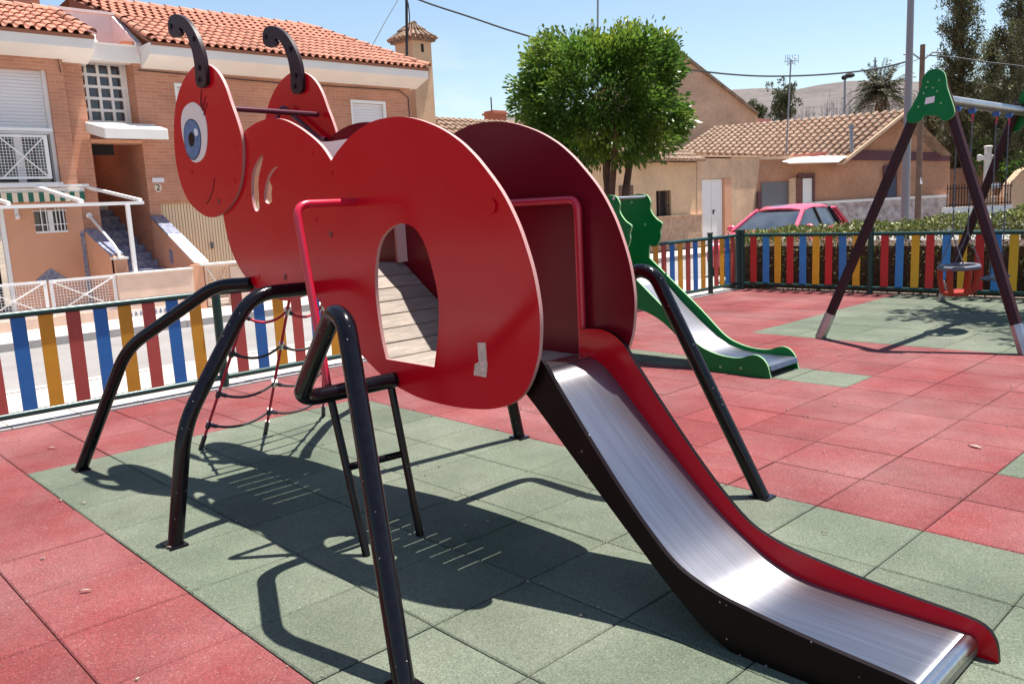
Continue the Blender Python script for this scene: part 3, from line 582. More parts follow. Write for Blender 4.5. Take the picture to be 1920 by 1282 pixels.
for z in (.2, .4, .6): mk('rung', MB().tube([(.40, 5.488, z), (.40, 5.945, z)], .016, 10), M_GALV, gs, smooth=True)
for (x, z) in ((.76, 1.28), (.70, .86), (1.0, .80), (.60, 1.50), (2.1, .06), (1.9, .05)):
    for y in (5.466, 5.940): mk('bolt', MB().cyl((x, y, z), (x, y + .006, z), .012, seg=10), M_GRNEDGE, gs)

# ================================================================== SWING
sw = thing('swing_set', 'swing frame with purple-brown timber legs, green head plates and steel beam', 'swing', (2.76, 9.2, 0))
AX = 2.765
SWP = [(2.782,2.591),(2.858,2.558),(2.888,2.492),(2.905,2.404),(2.971,2.228),(2.982,2.155),(2.938,2.112),(2.887,2.108),(2.843,2.156),(2.723,2.170),(2.694,2.133),(2.633,2.112),(2.571,2.131),(2.557,2.202),(2.599,2.272),(2.67,2.435),(2.675,2.507),(2.712,2.57)]
for yf, ya, sg in ((7.53, 7.80, 1), (10.95, 10.68, -1)):
    for xf in (1.80, 3.70):
        xt = AX - .075 if xf < AX else AX + .075
        a = Vector((xt, ya + .01 * sg, 2.43)); b = Vector((xf, yf, 0)); d = (b - a); k = .905
        # octagonal timber leg with a steel shoe
        lg = mk('leg', MB().tube([a, a + d * k], .052, 8), M_TIMBER, sw)
        mk('steel_shoe', MB().tube([a + d * (k - .012), b], .058, 8), M_GALV, lg)
    tilt = (yf - ya) / 2.43
    pl_ = MB().prism(smooth_loop(SWP, 3), [], 0, .022)
    pl_.v = [(x, ya - .075 * sg + y * sg + (2.43 - z) * tilt, z) for x, y, z in pl_.v]
    hp = mk('head_plate', pl_, [M_GRN, M_GRNEDGE], sw)
    for x, z in ((2.73, 2.48), (2.83, 2.48), (2.72, 2.43), (2.78, 2.42), (2.70, 2.38), (2.82, 2.385), (2.66, 2.26), (2.86, 2.27)):
        yb = ya - .077 * sg + (2.43 - z) * tilt; mk('bolt', MB().cyl((x, yb - .005 * sg, z), (x, yb + .004 * sg, z), .009, seg=8), M_GRNEDGE, hp)
    if sg == 1:
        yb = ya - .078 + (2.43 - 2.30) * tilt
        mk('sticker', MB().prism([(2.715,2.275),(2.80,2.285),(2.806,2.34),(2.725,2.335)], [], yb - .003, yb - .001), [M_STICK, M_STICK], hp)
mk('beam', MB().tube([(AX, 7.74, 2.325), (AX, 10.74, 2.325)], .052, 20), M_GALV, sw, smooth=True)
def chain(a, b, parent, r=.006):
    mbc = MB(); a = Vector(a); b = Vector(b); n = int((b - a).length / .034)
    for k in range(n):
        c = a.lerp(b, (k + .5) / n); mbc.bar(c - (b - a) * (.62 / n), c + (b - a) * (.62 / n), .014 if k % 2 else .005, .005 if k % 2 else .014)
    return mk('chain', mbc, M_RIM, parent)
for yh in (8.42, 8.86, 9.62, 10.06):
    hg = mk('hanger', MB().cyl((AX, yh - .03, 2.262), (AX, yh + .03, 2.262), .034, seg=12), M_BLUEP, sw, smooth=True)
    mk('hook', MB().tube([(AX, yh, 2.24), (AX, yh + .02, 2.19), (AX, yh, 2.15)], .009, 8), M_REDTUBE, hg)
# cradle seat
cr_ = thing('baby_swing_seat', 'orange cradle swing seat with dark rim hanging on chains', 'swing seat', (AX, 8.64, .36), 'swing seats')
rim = [(AX + .17 * math.cos(t), 8.64 + .26 * math.sin(t), .668) for t in np.linspace(0, 2 * math.pi, 25)]
mk('rim', MB().tube(rim, .026, 8, caps=False), M_RIM, cr_, smooth=True)
mk('seat_pan', MB().prism([(AX + .14 * math.cos(t), 8.64 + .23 * math.sin(t)) for t in np.linspace(0, 2 * math.pi, 20, endpoint=False)], [], .385, .42, plane='z'), [M_ORANGE, M_ORANGE], cr_)
for k in range(6):
    t = 2 * math.pi * (k + .5) / 6; mk('strap', MB().tube([(AX + .165 * math.cos(t), 8.64 + .255 * math.sin(t), .66), (AX + .16 * math.cos(t), 8.64 + .25 * math.sin(t), .52), (AX + .13 * math.cos(t), 8.64 + .21 * math.sin(t), .40)], .030, 8, .08), M_ORANGE, cr_, smooth=True)
for yh in (8.42, 8.86):
    for dx in (-.12, .12): chain((AX, yh, 1.02), (AX + dx, yh + (.02 if yh > 8.6 else -.0), .69), cr_)
    chain((AX, yh, 2.15), (AX, yh, 1.02), cr_)
fs = thing('flat_swing_seat', 'dark flat swing seat hanging on chains behind the timber leg', 'swing seat', (AX, 9.84, .44), 'swing seats')
mk('seat_board', MB().box(AX - .09, AX + .09, 9.60, 10.08, .43, .465), M_RIM, fs, bevel=.012)
for yh in (9.62, 10.06): chain((AX, yh, 2.15), (AX, yh, .465), fs)

# ================================================================== FENCES
def fence(ft, p0, p1, stations, n_per, colours, red):
    """posts at stations along p0->p1 (metres), n slats between posts"""
    p0 = Vector((*p0, 0)); p1 = Vector((*p1, 0)); d = (p1 - p0).normalized(); s = Vector((-d.y, d.x, 0))
    MC = {'R': red, 'B': M_SBLU if red is M_SRED else M_SBLUB, 'Y': M_SYEL if red is M_SRED else M_SYELB}
    pm = mesh('post', MB().tube([(0, 0, 0), (0, 0, .95)], .040, 16).tube([(0, 0, .95), (0, 0, .968)], .050, 16), M_FGREEN); fixn(pm)
    for st_ in stations: inst('post', pm, Matrix.Translation(p0 + d * st_), ft)
    smesh = {}
    for c in 'RBY':
        b = MB(); w = .052; pr = [(-w, .02), (w, .02), (w, -.0), (-w, -.0)]
        b.box(-w, w, -.008, .008, .10, .892); smesh[c] = mesh('slat', b, MC[c]); fixn(smesh[c])
    for k in range(len(stations) - 1):
        a, b = stations[k], stations[k + 1]
        for z, r in ((.878, .027), (.098, .025)):
            mk('rail', MB().tube([p0 + d * (a + .038) + Vector((0, 0, z)), p0 + d * (b - .038) + Vector((0, 0, z))], r, 12), M_FGREEN, ft, smooth=True)
        n = n_per[k]; cs = colours[k]
        for j in range(n):
            t = a + (b - a) * (j + 1) / (n + 1) + random.uniform(-.006, .006)
            M = Matrix.Translation(p0 + d * t) @ Matrix.Rotation(math.atan2(d.y, d.x), 4, 'Z') @ Matrix.Rotation(random.uniform(-.008, .008), 4, 'Y')
            inst('slat', smesh[cs[j % len(cs)]], M, ft)
fa = thing('slat_fence', 'long fence of red, blue and yellow slats along the street pavement', 'fence', (-1.47, 5, 0))
sts = [-1.5, .5, 2.5, 4.5, 6.5, 8.5, 10.52, 11.33]
fence(fa, (-1.47, 0), (-1.47, 12), sts, [9] * 6 + [4], ['RBY'] * 6 + ['RYBR'], M_SRED)
fb = thing('slat_fence', 'fence of red, blue and yellow slats in front of the clipped hedge', 'fence', (1.5, 11.36, 0))
fence(fb, (-1.47, 11.36), (8, 11.36), [.06, 2.15, 4.2, 6.25, 8.3], [9] * 4, ['RBY'] * 4, M_SREDB)

# ================================================================== BRICK HOUSE (across the street)
FX = -10.6; ZG = -.1
bh = thing('brick_house', 'two-storey salmon brick house with orange tiled roof across the street', 'house', (FX, 6, 0))
w = MB()
# left block: projecting frame round the shuttered window
w.box(FX - .3, FX + .10, -3.0, 3.9, 4.26, 4.62).box(FX - .3, FX + .10, 3.9, 4.17, 2.05, 4.62).box(FX - .3, FX + .10, -3.0, 2.40, 2.05, 4.26)
w.box(FX - .3, FX + .10, 2.40, 3.9, 2.05, 2.32)
w.box(FX - .3, FX, 4.17, 4.51, 1.47, 4.62)
# right block round garage and windows
w.box(FX - .3, FX, 5.42, 5.63, ZG, 4.62).box(FX - .3, FX, 5.63, 8.2, 1.93, 3.2).box(FX - .3, FX, 8.2, 11.83, ZG, 3.10)
w.box(FX - .3, FX, 5.63, 6.15, 3.2, 4.62).box(FX - .3, FX, 7.1, 8.2, 3.2, 4.62).box(FX - .3, FX, 6.15, 7.1, 4.19, 4.62)
w.box(FX - .3, FX, 8.2, 10.13, 3.10, 4.62).box(FX - .3, FX, 11.09, 11.83, 3.10, 4.62).box(FX - .3, FX, 10.13, 11.09, 4.08, 4.62)
w.box(-15.6, FX - .3, 11.53, 11.83, ZG, 4.62)
# porch side walls and back
w.box(-13.4, FX - .3, 4.21, 4.505, ZG, 4.6).box(-13.4, FX - .3, 5.425, 5.72, ZG, 4.6).box(-13.6, -13.4, 4.2, 5.8, ZG, 4.6)
w.box(FX - .5, FX - .38, 4.505, 5.425, 3.10, 3.44)
w.box(FX - .3, FX + .08, -30, -3.02, 2.05, 4.62)
mk('wall', w, M_BRICK, bh)
mk('side_wall', MB().box(FX - .3, FX + .015, -30, -3.02, ZG, 2.05), M_STUC, bh)
mk('plinth', MB().box(FX - .3, FX + .02, 2.95, 4.20, ZG, 2.05).box(FX - .3, FX + .02, -3, 2.1, ZG, 2.05).box(FX - .3, FX + .02, 2.1, 2.95, 1.95, 2.05).box(FX - .3, FX - .002, 4.20, 4.505, ZG, 1.47), M_STUC, bh)
mk('doorway', MB().box(FX - .9, FX - .8, 2.1, 2.95, ZG, 1.95), M_DARK, bh)
mk('door_frame', MB().box(FX - .05, FX + .035, 2.88, 2.945, 0, 1.95), M_WHITEP, bh)
# big shuttered window with mesh balcony guard
sh = mk('shuttered_window', MB().box(FX - .10, FX - .06, 2.40, 3.86, 3.20, 4.26), M_SHUT, bh)
for k in range(17): mk('shutter_slat', MB().box(FX - .062, FX - .048, 2.42, 3.83, 3.26 + k * .0585, 3.26 + k * .0585 + .052), M_SHUT, sh, bevel=.006)
mk('frame', MB().box(FX - .12, FX + .02, 3.842, 3.90, 2.32, 4.26).box(FX - .12, FX + .02, 2.40, 3.842, 3.17, 3.235), M_WHITEP, sh)
mk('glass_pane', MB().box(FX - .16, FX - .13, 2.40, 3.86, 2.32, 3.2), M_GLASS, sh)
mk('mullion', MB().box(FX - .13, FX - .08, 3.28, 3.40, 2.32, 3.2), M_WHITEP, sh)
gd = mk('balcony_guard', MB().box(FX + .22, FX + .27, 2.3, 3.82, 3.20, 3.245).box(FX + .23, FX + .26, 2.3, 3.72, 3.09, 3.13).box(FX + .23, FX + .26, 2.3, 3.72, 2.39, 2.43).box(FX + .23, FX + .26, 3.66, 3.72, 2.43, 3.09).box(FX + .12, FX + .22, 3.77, 3.80, 3.21, 3.235).box(FX + .1, FX + .23, 3.67, 3.70, 2.9, 2.92).box(FX + .1, FX + .23, 3.67, 3.70, 2.55, 2.57), M_WHITEP, bh)
gm = MB()
for k in range(27): gm.box(FX + .234, FX + .240, 2.32 + k * .05, 2.326 + k * .05, 2.43, 3.09)
for k in range(13): gm.box(FX + .241, FX + .246, 2.3, 3.66, 2.46 + k * .05, 2.466 + k * .05)
mk('wire_mesh', gm, M_WHITEP, gd)
mk('brace', MB().bar((FX + .262, 2.98, 2.43), (FX + .262, 3.66, 3.09), .025, .018), M_WHITEP, gd); mk('brace', MB().bar((FX + .270, 2.98, 3.09), (FX + .270, 3.66, 2.43), .025, .018), M_WHITEP, gd)
mk('ledge', MB().box(FX + .02, FX + .34, 2.2, 3.86, 2.25, 2.325), M_SHUT, bh)
# staircase window of small panes
sw_ = mk('stair_window', MB().box(FX - .50, FX - .46, 4.51, 5.42, 3.44, 4.60), M_DARK, bh)
cols = [4.51, 4.69, 4.905, 5.12, 5.335]; 
for k in range(5):
    z = 3.484 + k * .212
    for j in range(4):
        a, b = cols[j] + .022, cols[j + 1] - .022
        mk('pane', MB().box(FX - .458, FX - .45, a, b, z, z + .166), M_GLASS, sw_)
fr = MB()
for k in range(6): fr.box(FX - .45, FX - .40, 4.51, 5.42, 3.436 + k * .212, 3.436 + k * .212 + .050)
for y in cols: fr.box(FX - .448, FX - .395, y - .024, y + .024, 3.44, 4.58)
fr.box(FX - .448, FX - .395, 5.365, 5.42, 3.44, 4.58)
mk('window_grid', fr, M_WHITEP, sw_)
# canopy over the porch
cn = MB(); a = [(FX + .02, 4.44, 3.40), (FX + .02, 5.66, 3.40), (FX + .80, 5.61, 3.23), (FX + .80, 4.50, 3.23)]; b = [(x, y, z - .19) for x, y, z in a]
cn.v += a + b
for q in ((0, 1, 2, 3), (7, 6, 5, 4), (0, 4, 5, 1), (1, 5, 6, 2), (2, 6, 7, 3), (3, 7, 4, 0)): cn.face(q)
mk('porch_canopy', cn, M_OFFW, bh, bevel=.012)
mk('canopy_soffit', MB().box(FX - .38, FX + .02, 4.51, 5.42, 3.04, 3.10), M_STUC, bh)
mk('vent_grille', MB().box(FX - .3, FX - .26, 4.56, 4.98, 2.84, 3.03), M_DARK, bh)
# other windows
for (ya, yb, za, zb) in ((6.15, 7.10, 3.2, 4.19), (10.13, 11.09, 3.10, 4.08)):
    wd = mk('window', MB().box(FX - .12, FX - .08, ya, yb, za, zb), M_SHUT, bh)
    mk('frame', MB().box(FX - .06, FX + .015, ya + .001, ya + .05, za, zb).box(FX - .06, FX + .015, yb - .05, yb - .001, za, zb).box(FX - .06, FX + .015, ya + .05, yb - .05, zb - .06, zb), M_WHITEP, wd)
    for k in range(14): mk('shutter_slat', MB().box(FX - .081, FX - .068, ya + .05, yb - .05, za + .01 + k * .065, za + .068 + k * .065), M_SHUT, wd, bevel=.006)
# garage door of vertical ribs
gd_ = mk('garage_door', MB().box(FX - .16, FX - .12, 5.63, 8.2, ZG, 1.93), M_GARAGE, bh)
for k in range(43): mk('rib', MB().box(FX - .121, FX - .095, 5.64 + k * .06, 5.685 + k * .06, ZG + .05, 1.90), M_GARAGE, gd_)
mk('handle', MB().box(FX - .095, FX - .05, 6.58, 6.62, .98, 1.10), M_RIM, gd_)
mk('name_plate', MB().box(FX + .001, FX + .02, 5.52, 5.75, 2.31, 2.40), M_SHUT, bh, bevel=.01)
nb = mk('number_plaque', MB().prism([(5.615 + .068 * math.cos(t), 2.21 + .085 * math.sin(t)) for t in np.linspace(0, 2 * math.pi, 20, endpoint=False)], [], FX + .001, FX + .015, plane='x'), [M_AWNW, M_AWNW], bh)
tcv = bpy.data.curves.new('two', 'FONT'); tcv.body = '2'; tcv.size = .17; tcv.extrude = .003; tcv.align_x = 'CENTER'; tcv.align_y = 'CENTER'
to_ = bpy.data.objects.new('tmp', tcv); COL.objects.link(to_); bpy.context.view_layer.update()
tme = bpy.data.meshes.new_from_object(to_.evaluated_get(bpy.context.evaluated_depsgraph_get())); bpy.data.objects.remove(to_, do_unlink=True); tme.materials.clear(); tme.materials.append(M_PUPIL)
inst('digit', tme, Matrix.Translation((FX + .019, 5.615, 2.21)) @ Matrix(((0, 0, 1, 0), (1, 0, 0, 0), (0, 1, 0, 0), (0, 0, 0, 1))), nb)
# stairs with blue tiles
stair = mk('staircase', MB().box(-13.3, -12.9, 4.51, 5.42, ZG, 1.99), M_OFFW, bh)
for k in range(14):
    x = -8.95 - k * .305; z = .145 * (k + 1) - .02
    mk('step', MB().box(x - .305, x, 4.52, 5.415, -.05, z), M_BTILE, stair)
# flanking stair walls with sloping copings
def slope_wall(y0, y1, xa, za, xb, zb, zbot=0.0):
    o = MB(); pr = [(xa, zbot), (xb, zbot), (xb, zb), (xa, za)]; o.prism(pr, [], y0, y1, me=0); return o
swr = mk('stair_wall', slope_wall(5.43, 5.62, FX + .003, 1.66, -8.78, .80), M_STUC, bh)
d_ = Vector((-8.78 - FX, 0, .80 - 1.66)); o_ = Vector((FX + .003, 5.40, 1.662)); up_ = Vector((.43, 0, .91)) * .03
mk('blue_coping', MB().obox(o_, d_ * .42, (0, .25, 0), up_), M_BTILE, swr); mk('white_coping', MB().obox(o_ + d_ * .421, d_ * .585, (0, .25, 0), up_), M_OFFW, swr)
swl = mk('stair_wall', slope_wall(4.20, 4.40, FX + .003, 1.47, -9.25, .98), M_STUC, bh)
d_ = Vector((-9.25 - FX, 0, .98 - 1.47)); o_ = Vector((FX + .003, 4.19, 1.472)); up_ = Vector((.34, 0, .94)) * .025
mk('blue_coping', MB().obox(o_, d_ * .92, (0, .22, 0), up_), M_BTILE, swl); mk('post_cap', MB().box(-9.36, -9.14, 4.18, 4.42, .955, .99), M_OFFW, swl); mk('newel_post', MB().box(-9.34, -9.16, 4.2, 4.4, 0, .955), M_STUC, swl)
mk('tile_strip', MB().box(FX + .02, FX + .032, 4.12, 4.185, .1, 1.46), M_BTILE, bh); mk('tile_panel', MB().prism([(3.25, .60), (3.85, .60), (3.55, .84)], [], FX + .02, FX + .034, plane='x', me=0), M_BTILE, bh)
mk('tile_panel', MB().prism([(-9.90, .82), (-9.78, .76), (-9.78, 1.0), (-9.90, 1.06)], [], 5.418, 5.429, me=0), M_BTILE, bh)
hr = mk('handrail', MB().tube([(FX + .03, 4.31, 1.73), (-9.45, 4.31, 1.20), (-9.25, 4.31, 1.04), (-9.25, 4.31, .55)], .022, 10, .08), M_WHITEP, bh, smooth=True)
mk('rosette', MB().cyl((FX + .001, 4.31, 1.735), (FX + .035, 4.31, 1.735), .05), M_WHITEP, hr)
mk('wall_lamp', MB().box(FX + .021, FX + .06, 3.11, 3.17, 1.72, 1.90).sphere((FX + .09, 3.14, 1.76), .04), M_WHITEP, bh)
sm = mk('barred_window', MB().box(FX - .1, FX + .028, 3.41, 3.91, 1.49, 1.86), M_GLASS, bh)
mk('frame', MB().box(FX + .028, FX + .05, 3.62, 3.70, 1.49, 1.86).box(FX + .028, FX + .06, 3.40, 3.92, 1.46, 1.495), M_WHITEP, sm)
for y in (3.50, 3.58, 3.74, 3.80, 3.86): mk('bar', MB().box(FX + .06, FX + .075, y, y + .015, 1.47, 1.89), M_WHITEP, sm)
for z in (1.60, 1.84): mk('bar', MB().box(FX + .062, FX + .08, 3.38, 3.93, z, z + .015), M_WHITEP, sm)
# eaves
def eave(ya, yb, n):
    o = MB(); pr = [(FX + .5, 4.60), (FX + .5, 4.80), (FX - .2, 4.80), (FX - .2, 4.42), (FX + .02, 4.42)]; o.prism(pr, [], ya, yb, me=0); return mk(n, o, M_OFFW, bh)
eave(-30.0, 4.62, 'eave'); eave(5.56, 12.02, 'eave')
mk('eave', MB().box(-16.0, FX - .21, 11.832, 12.015, 4.58, 4.795), M_OFFW, bh)
mk('parapet', MB().box(FX - .25, FX + .05, 4.63, 5.55, 4.50, 4.79).box(FX - .27, FX + .07, 4.635, 5.545, 4.79, 4.81), M_OFFW, bh)
mk('terrace_floor', MB().box(-11.7, FX - .25, 4.5, 5.6, 4.62, 4.66), M_ROOFT, bh)
mk('terrace_wall', MB().box(-11.80, -11.66, 4.42, 5.62, 4.66, 5.56).box(-11.84, -11.62, 4.40, 5.60, 5.56, 5.61), M_PINKW, bh)
for ya in (4.42, 5.50): mk('terrace_cheek', MB().prism([(FX + .06, 4.66), (-11.66, 4.66), (-11.66, 5.56), (FX + .06, 4.86)], [], ya, ya + .10, me=0), M_PINKW, bh)
for y, s in ((4.70, .8), (4.82, 1.0)): mk('finial', MB().sphere((FX - .1, y, 4.81 + .13 * s), .035 * s).sphere((FX - .1, y, 4.81 + .04 * s), .05 * s, sc=(1, 1, .7)).sphere((FX - .1, y, 4.81 + .09 * s), .03 * s), M_OFFW, bh, smooth=True)
mk('flower_trough', MB().box(FX - .24, FX - .04, 5.3, 5.49, 4.812, 4.90), M_BRICKD, bh)
mk('brick_chimney', MB().box(-13.2, -12.2, 3.5, 4.42, 5.2, 6.6), M_BRICKD, bh)
# roof: slabs and clay tiles
E0 = Vector((FX + .53, 0, 4.815)); SD = Vector((-2.9, 0, 1.30)).normalized(); NR = Vector((SD.z, 0, -SD.x)); RL = 3.18
rs = MB()
def slab(pts): 
    b = len(rs.v); rs.v.extend([tuple(p) for p in pts] + [tuple(Vector(p) - NR * .06) for p in pts]); n = len(pts)
    rs.face(range(b, b + n)); rs.face(range(b + n, b + 2 * n))
    for k in range(n): rs.face((b + k, b + (k + 1) % n, b + n + (k + 1) % n, b + n + k))
def rp_(y, s): return E0 + Vector((0, y, 0)) + SD * s
slab([rp_(-30, 0), rp_(4.62, 0), rp_(4.40, 1.70), rp_(-30, 1.70)]); slab([rp_(5.60, 0), rp_(12.04, 0), rp_(10.68, RL), rp_(5.18, RL), rp_(5.62, 1.72)])
rdg = rp_(0, RL); bx = 2 * rdg.x - E0.x
rs.quadp([(rdg.x, 5.18, rdg.z), (rdg.x, 10.68, rdg.z), (bx, 12.04, E0.z), (bx, 4.0, E0.z)]); rs.quadp([(rdg.x, 10.68, rdg.z), (bx, 12.04, E0.z), (E0.x, 12.04, E0.z)])
rs.quadp([(rdg.x, 5.18, rdg.z - .02), (-11.7, 5.6, 5.5), (-11.7, 5.6, 4.7), (rdg.x, 5.18, 4.7)])
roof = mk('roof', rs, M_ROOFU, bh)
PITCH = .168
def clay_tile(p=PITCH, ln=.37, seg=5, name='roof_tile', m=None):
    """an S-profile clay tile: pan on one side, barrel on the other"""
    b = MB(); prof = []
    for k in range(seg + 1):
        a = math.pi * k / seg; prof.append((p * .30 - p * .32 * math.cos(a) , p * .33 * math.sin(a)))
    prof += [(p * .80, -.010), (p * 1.0, .004)]
    n = len(prof); th = .013
    for yy, sc in ((0, 1.0), (ln, .86)):
        b.v += [(x, yy, z * sc + (.030 if yy == 0 else .006)) for x, z in prof]
    b.v += [(x * .985 + .001, 0, z - th + .030) for x, z in prof]
    for k in range(n - 1):
        b.face((k, k + 1, n + k + 1, n + k)); b.face((k, 2 * n + k, 2 * n + k + 1, k + 1))
    me = mesh(name, b, m or M_ROOFT); me.polygons.foreach_set('use_smooth', [True] * len(me.polygons)); 
    try: me.set_sharp_from_angle(angle=math.radians(50))
    except Exception: pass
    return me
ctm = clay_tile(); ROT = Matrix(((0, SD.x, NR.x, 0), (1, 0, 0, 0), (0, SD.z, NR.z, 0), (0, 0, 0, 1)))
spots = []
for r in range(11):
    s = r * .292 - .03
    for c in range(12):
        y = 4.60 - PITCH * (c + 1)
        if s < 1.60 and y < 4.62 - s * .13 - PITCH * .6: spots.append((y, s))
    for c in range(40):
        y = 5.60 + PITCH * c
        lo = 5.60 if s < 1.72 else 5.60 - (s - 1.72) * .29
        if s > RL - .25: continue
        y = lo + PITCH * c + .001
        if y + PITCH < 12.06 - s * 1.36 / RL: spots.append((y, s))
spots.sort(key=lambda q: (q[1] > 2.2, q[1]))
extra = MB(); vt = [v.co.copy() for v in ctm.vertices]; ft_ = [tuple(p.vertices) for p in ctm.polygons]
for k, (y, s) in enumerate(spots):
    M = Matrix.Translation(rp_(y, s) + NR * random.uniform(0, .006)) @ ROT @ Matrix.Rotation(random.uniform(-.02, .02), 4, 'Z')
    if k < 300: inst('roof_tile', ctm, M, roof)
    else:
        b = len(extra.v); extra.v += [tuple(M @ q) for q in vt]; [extra.face([b + i for i in f]) for f in ft_]
if extra.v: mk('roof_tile_field', extra, M_ROOFT, roof, kind='stuff')
def ridge(a, b, n, par, m=M_ROOFT, r=.085):
    a = Vector(a); b = Vector(b); d = (b - a) / n; me_ = None
    u = d.normalized(); sd = u.cross(Vector((0, 0, 1))).normalized(); nn = sd.cross(u)
    t = MB(); L_ = d.length * 1.12
    for yy, rr, zz in ((0, r, .018), (L_, r * .86, 0)):
        for k in range(7):
            an = math.pi * k / 6; t.v.append((-rr * math.cos(an), yy, rr * math.sin(an) + zz))
    for k in range(6): t.face((k, k + 1, 8 + k, 7 + k))
    me_ = mesh('ridge_tile', t, m); me_.polygons.foreach_set('use_smooth', [True] * 6)
    Rr = Matrix(((sd.x, u.x, nn.x, 0), (sd.y, u.y, nn.y, 0), (sd.z, u.z, nn.z, 0), (0, 0, 0, 1)))
    for k in range(n): inst('ridge_tile', me_, Matrix.Translation(a + d * k + nn * random.uniform(0, .008)) @ Rr, par)
ridge(rp_(5.18, RL + .02), rp_(10.70, RL + .02), 17, roof); ridge(rp_(12.04, 0) + Vector((0, 0, .03)), rp_(10.68, RL), 10, roof)
ridge(rp_(3.2, 1.66), rp_(4.40, 1.66), 4, roof); ridge(rp_(4.60, .05) + NR * .02, rp_(4.42, 1.60) + NR * .02, 5, roof); ridge(rp_(5.62, .1) + NR * .02, rp_(5.62, 1.7) + NR * .02, 5, roof)
mk('wall_cable', MB().tube([(FX + .112, 2.4, 4.55), (FX + .115, 3.4, 4.50), (FX + .115, 4.10, 4.47), (FX + .115, 4.12, 4.22)], .008, 6), M_CABLE, bh)
mk('wall_cable', MB().tube([(FX + .012, 5.5, 4.38), (FX + .012, 8.5, 4.33), (FX + .012, 11.5, 4.36), (FX + .012, 11.76, 4.2), (FX + .012, 11.78, 3.1)], .011, 6), M_CABLE, bh)
# striped awning
aw = mk('awning', MB().box(FX + .10, FX + .24, 2.6, 4.22, 2.165, 2.235), M_WHITEP, bh)
for k in range(21):
    y = 4.20 - k * .082
    mk('stripe', MB().box(FX + .27, FX + .285, y - .082, y, 2.00 + random.uniform(-.006, .006), 2.16), M_AWNG if k % 2 == 0 else M_AWNW, aw)

# ------------------------------------------------------------------ garden wall, gate, pergola
gw = thing('garden_wall', 'low rendered garden wall with white mesh panels across the street', 'wall', (-8.7, 4, 0))
mk('rendered_wall', MB().box(-8.80, -8.64, 4.03, 5.30, -.05, .715), M_STUCL, gw); mk('coping', MB().box(-8.82, -8.62, 4.02, 5.31, .715, .74), M_OFFW, gw)
mk('base_wall', MB().box(-8.80, -8.64, -1.0, 4.03, -.05, .16), M_STUCL, gw); mk('rendered_wall', MB().box(-8.80, -8.64, -30, -1.02, -.05, .72), M_OFFW, gw)
mk('plinth_tile', MB().box(-8.64, -8.63, 4.03, 5.30, -.05, .12), M_OFFW, gw)
tr = mesh('blue_triangle', MB().prism([(-.028, 0), (.028, 0), (0, .075)], [], -8.63, -8.624, plane='x', me=0), M_BTILE); fixn(tr)
for k in range(15): inst('blue_triangle', tr, Matrix.Translation((0, 4.09 + k * .082, .025)), gw)
def mesh_panel(ya, yb):
    f = mk('mesh_panel', MB().box(-8.73, -8.69, ya, yb, .69, .73).box(-8.73, -8.69, ya, yb, .17, .21).box(-8.725, -8.695, ya, ya + .05, .21, .69).box(-8.725, -8.695, yb - .05, yb, .21, .69), M_WHITEP, gw)
    g = MB(); n = int((yb - ya - .1) / .045)
    for k in range(1, n): g.box(-8.712, -8.708, ya + .05 + k * .045, ya + .056 + k * .045, .21, .69)
    for k in range(1, 11): g.box(-8.707, -8.703, ya + .05, yb - .05, .21 + k * .045, .216 + k * .045)
    mk('wire_mesh', g, M_WHITEP, f)
    mk('brace', MB().bar((-8.69, ya + .05, .21), (-8.69, yb - .05, .69), .025, .018), M_WHITEP, f); mk('brace', MB().bar((-8.680, ya + .05, .69), (-8.680, yb - .05, .21), .025, .018), M_WHITEP, f)
mesh_panel(3.02, 4.02); mesh_panel(2.0, 2.98); mesh_panel(.98, 1.96)
mk('gate_post', MB().box(-8.76, -8.66, 5.31, 5.50, -.05, .78), M_STUC, gw)
lg_ = mk('louvre_gate', MB().box(-8.72, -8.68, 5.53, 5.98, .70, .75).box(-8.72, -8.68, 5.53, 5.98, .02, .06).box(-8.72, -8.68, 5.53, 5.57, .06, .70).box(-8.72, -8.68, 5.94, 5.98, .06, .70), M_STUCL, gw)
for k in range(12): mk('louvre', MB().obox((-8.715, 5.57, .08 + k * .052), (.02, 0, .028), (0, .37, 0), (.004, 0, -.003)), M_STUCL, lg_)
mk('brace', MB().bar((-8.67, 5.57, .70), (-8.67, 5.76, .38), .03, .015), M_WHITEP, lg_); mk('brace', MB().bar((-8.67, 5.94, .70), (-8.67, 5.76, .38), .03, .015), M_STUCL, lg_)
mk('side_wall', MB().box(-8.80, -8.64, 5.99, 9.0, -.05, .70), M_STUCL, gw); mk('coping', MB().box(-8.82, -8.62, 5.45, 9.0, .752, .785), M_OFFW, gw)
pg = thing('pergola_frame', 'white tube pergola frame over the garden wall by the stairs', 'pergola', (-8.7, 4, 0))
mk('post', MB().box(-8.73, -8.67, 4.32, 4.38, .74, 1.86), M_WHITEP, pg); mk('beam', MB().box(-8.74, -8.68, 1.2, 4.62, 1.862, 1.915), M_WHITEP, pg)
mk('rafter', MB().bar((FX + .12, 4.27, 2.25), (-8.71, 4.58, 1.93), .05), M_WHITEP, pg); mk('rafter', MB().bar((FX + .12, 3.44, 2.28), (-8.71, 3.65, 1.94), .075, .05), M_WHITEP, pg)
mk('rafter', MB().bar((FX + .12, 2.3, 2.28), (-8.71, 2.62, 1.94), .05), M_WHITEP, pg)
mk('wall_plate', MB().box(FX + .25, FX + .30, 1.5, 4.29, 2.245, 2.29), M_WHITEP, pg)

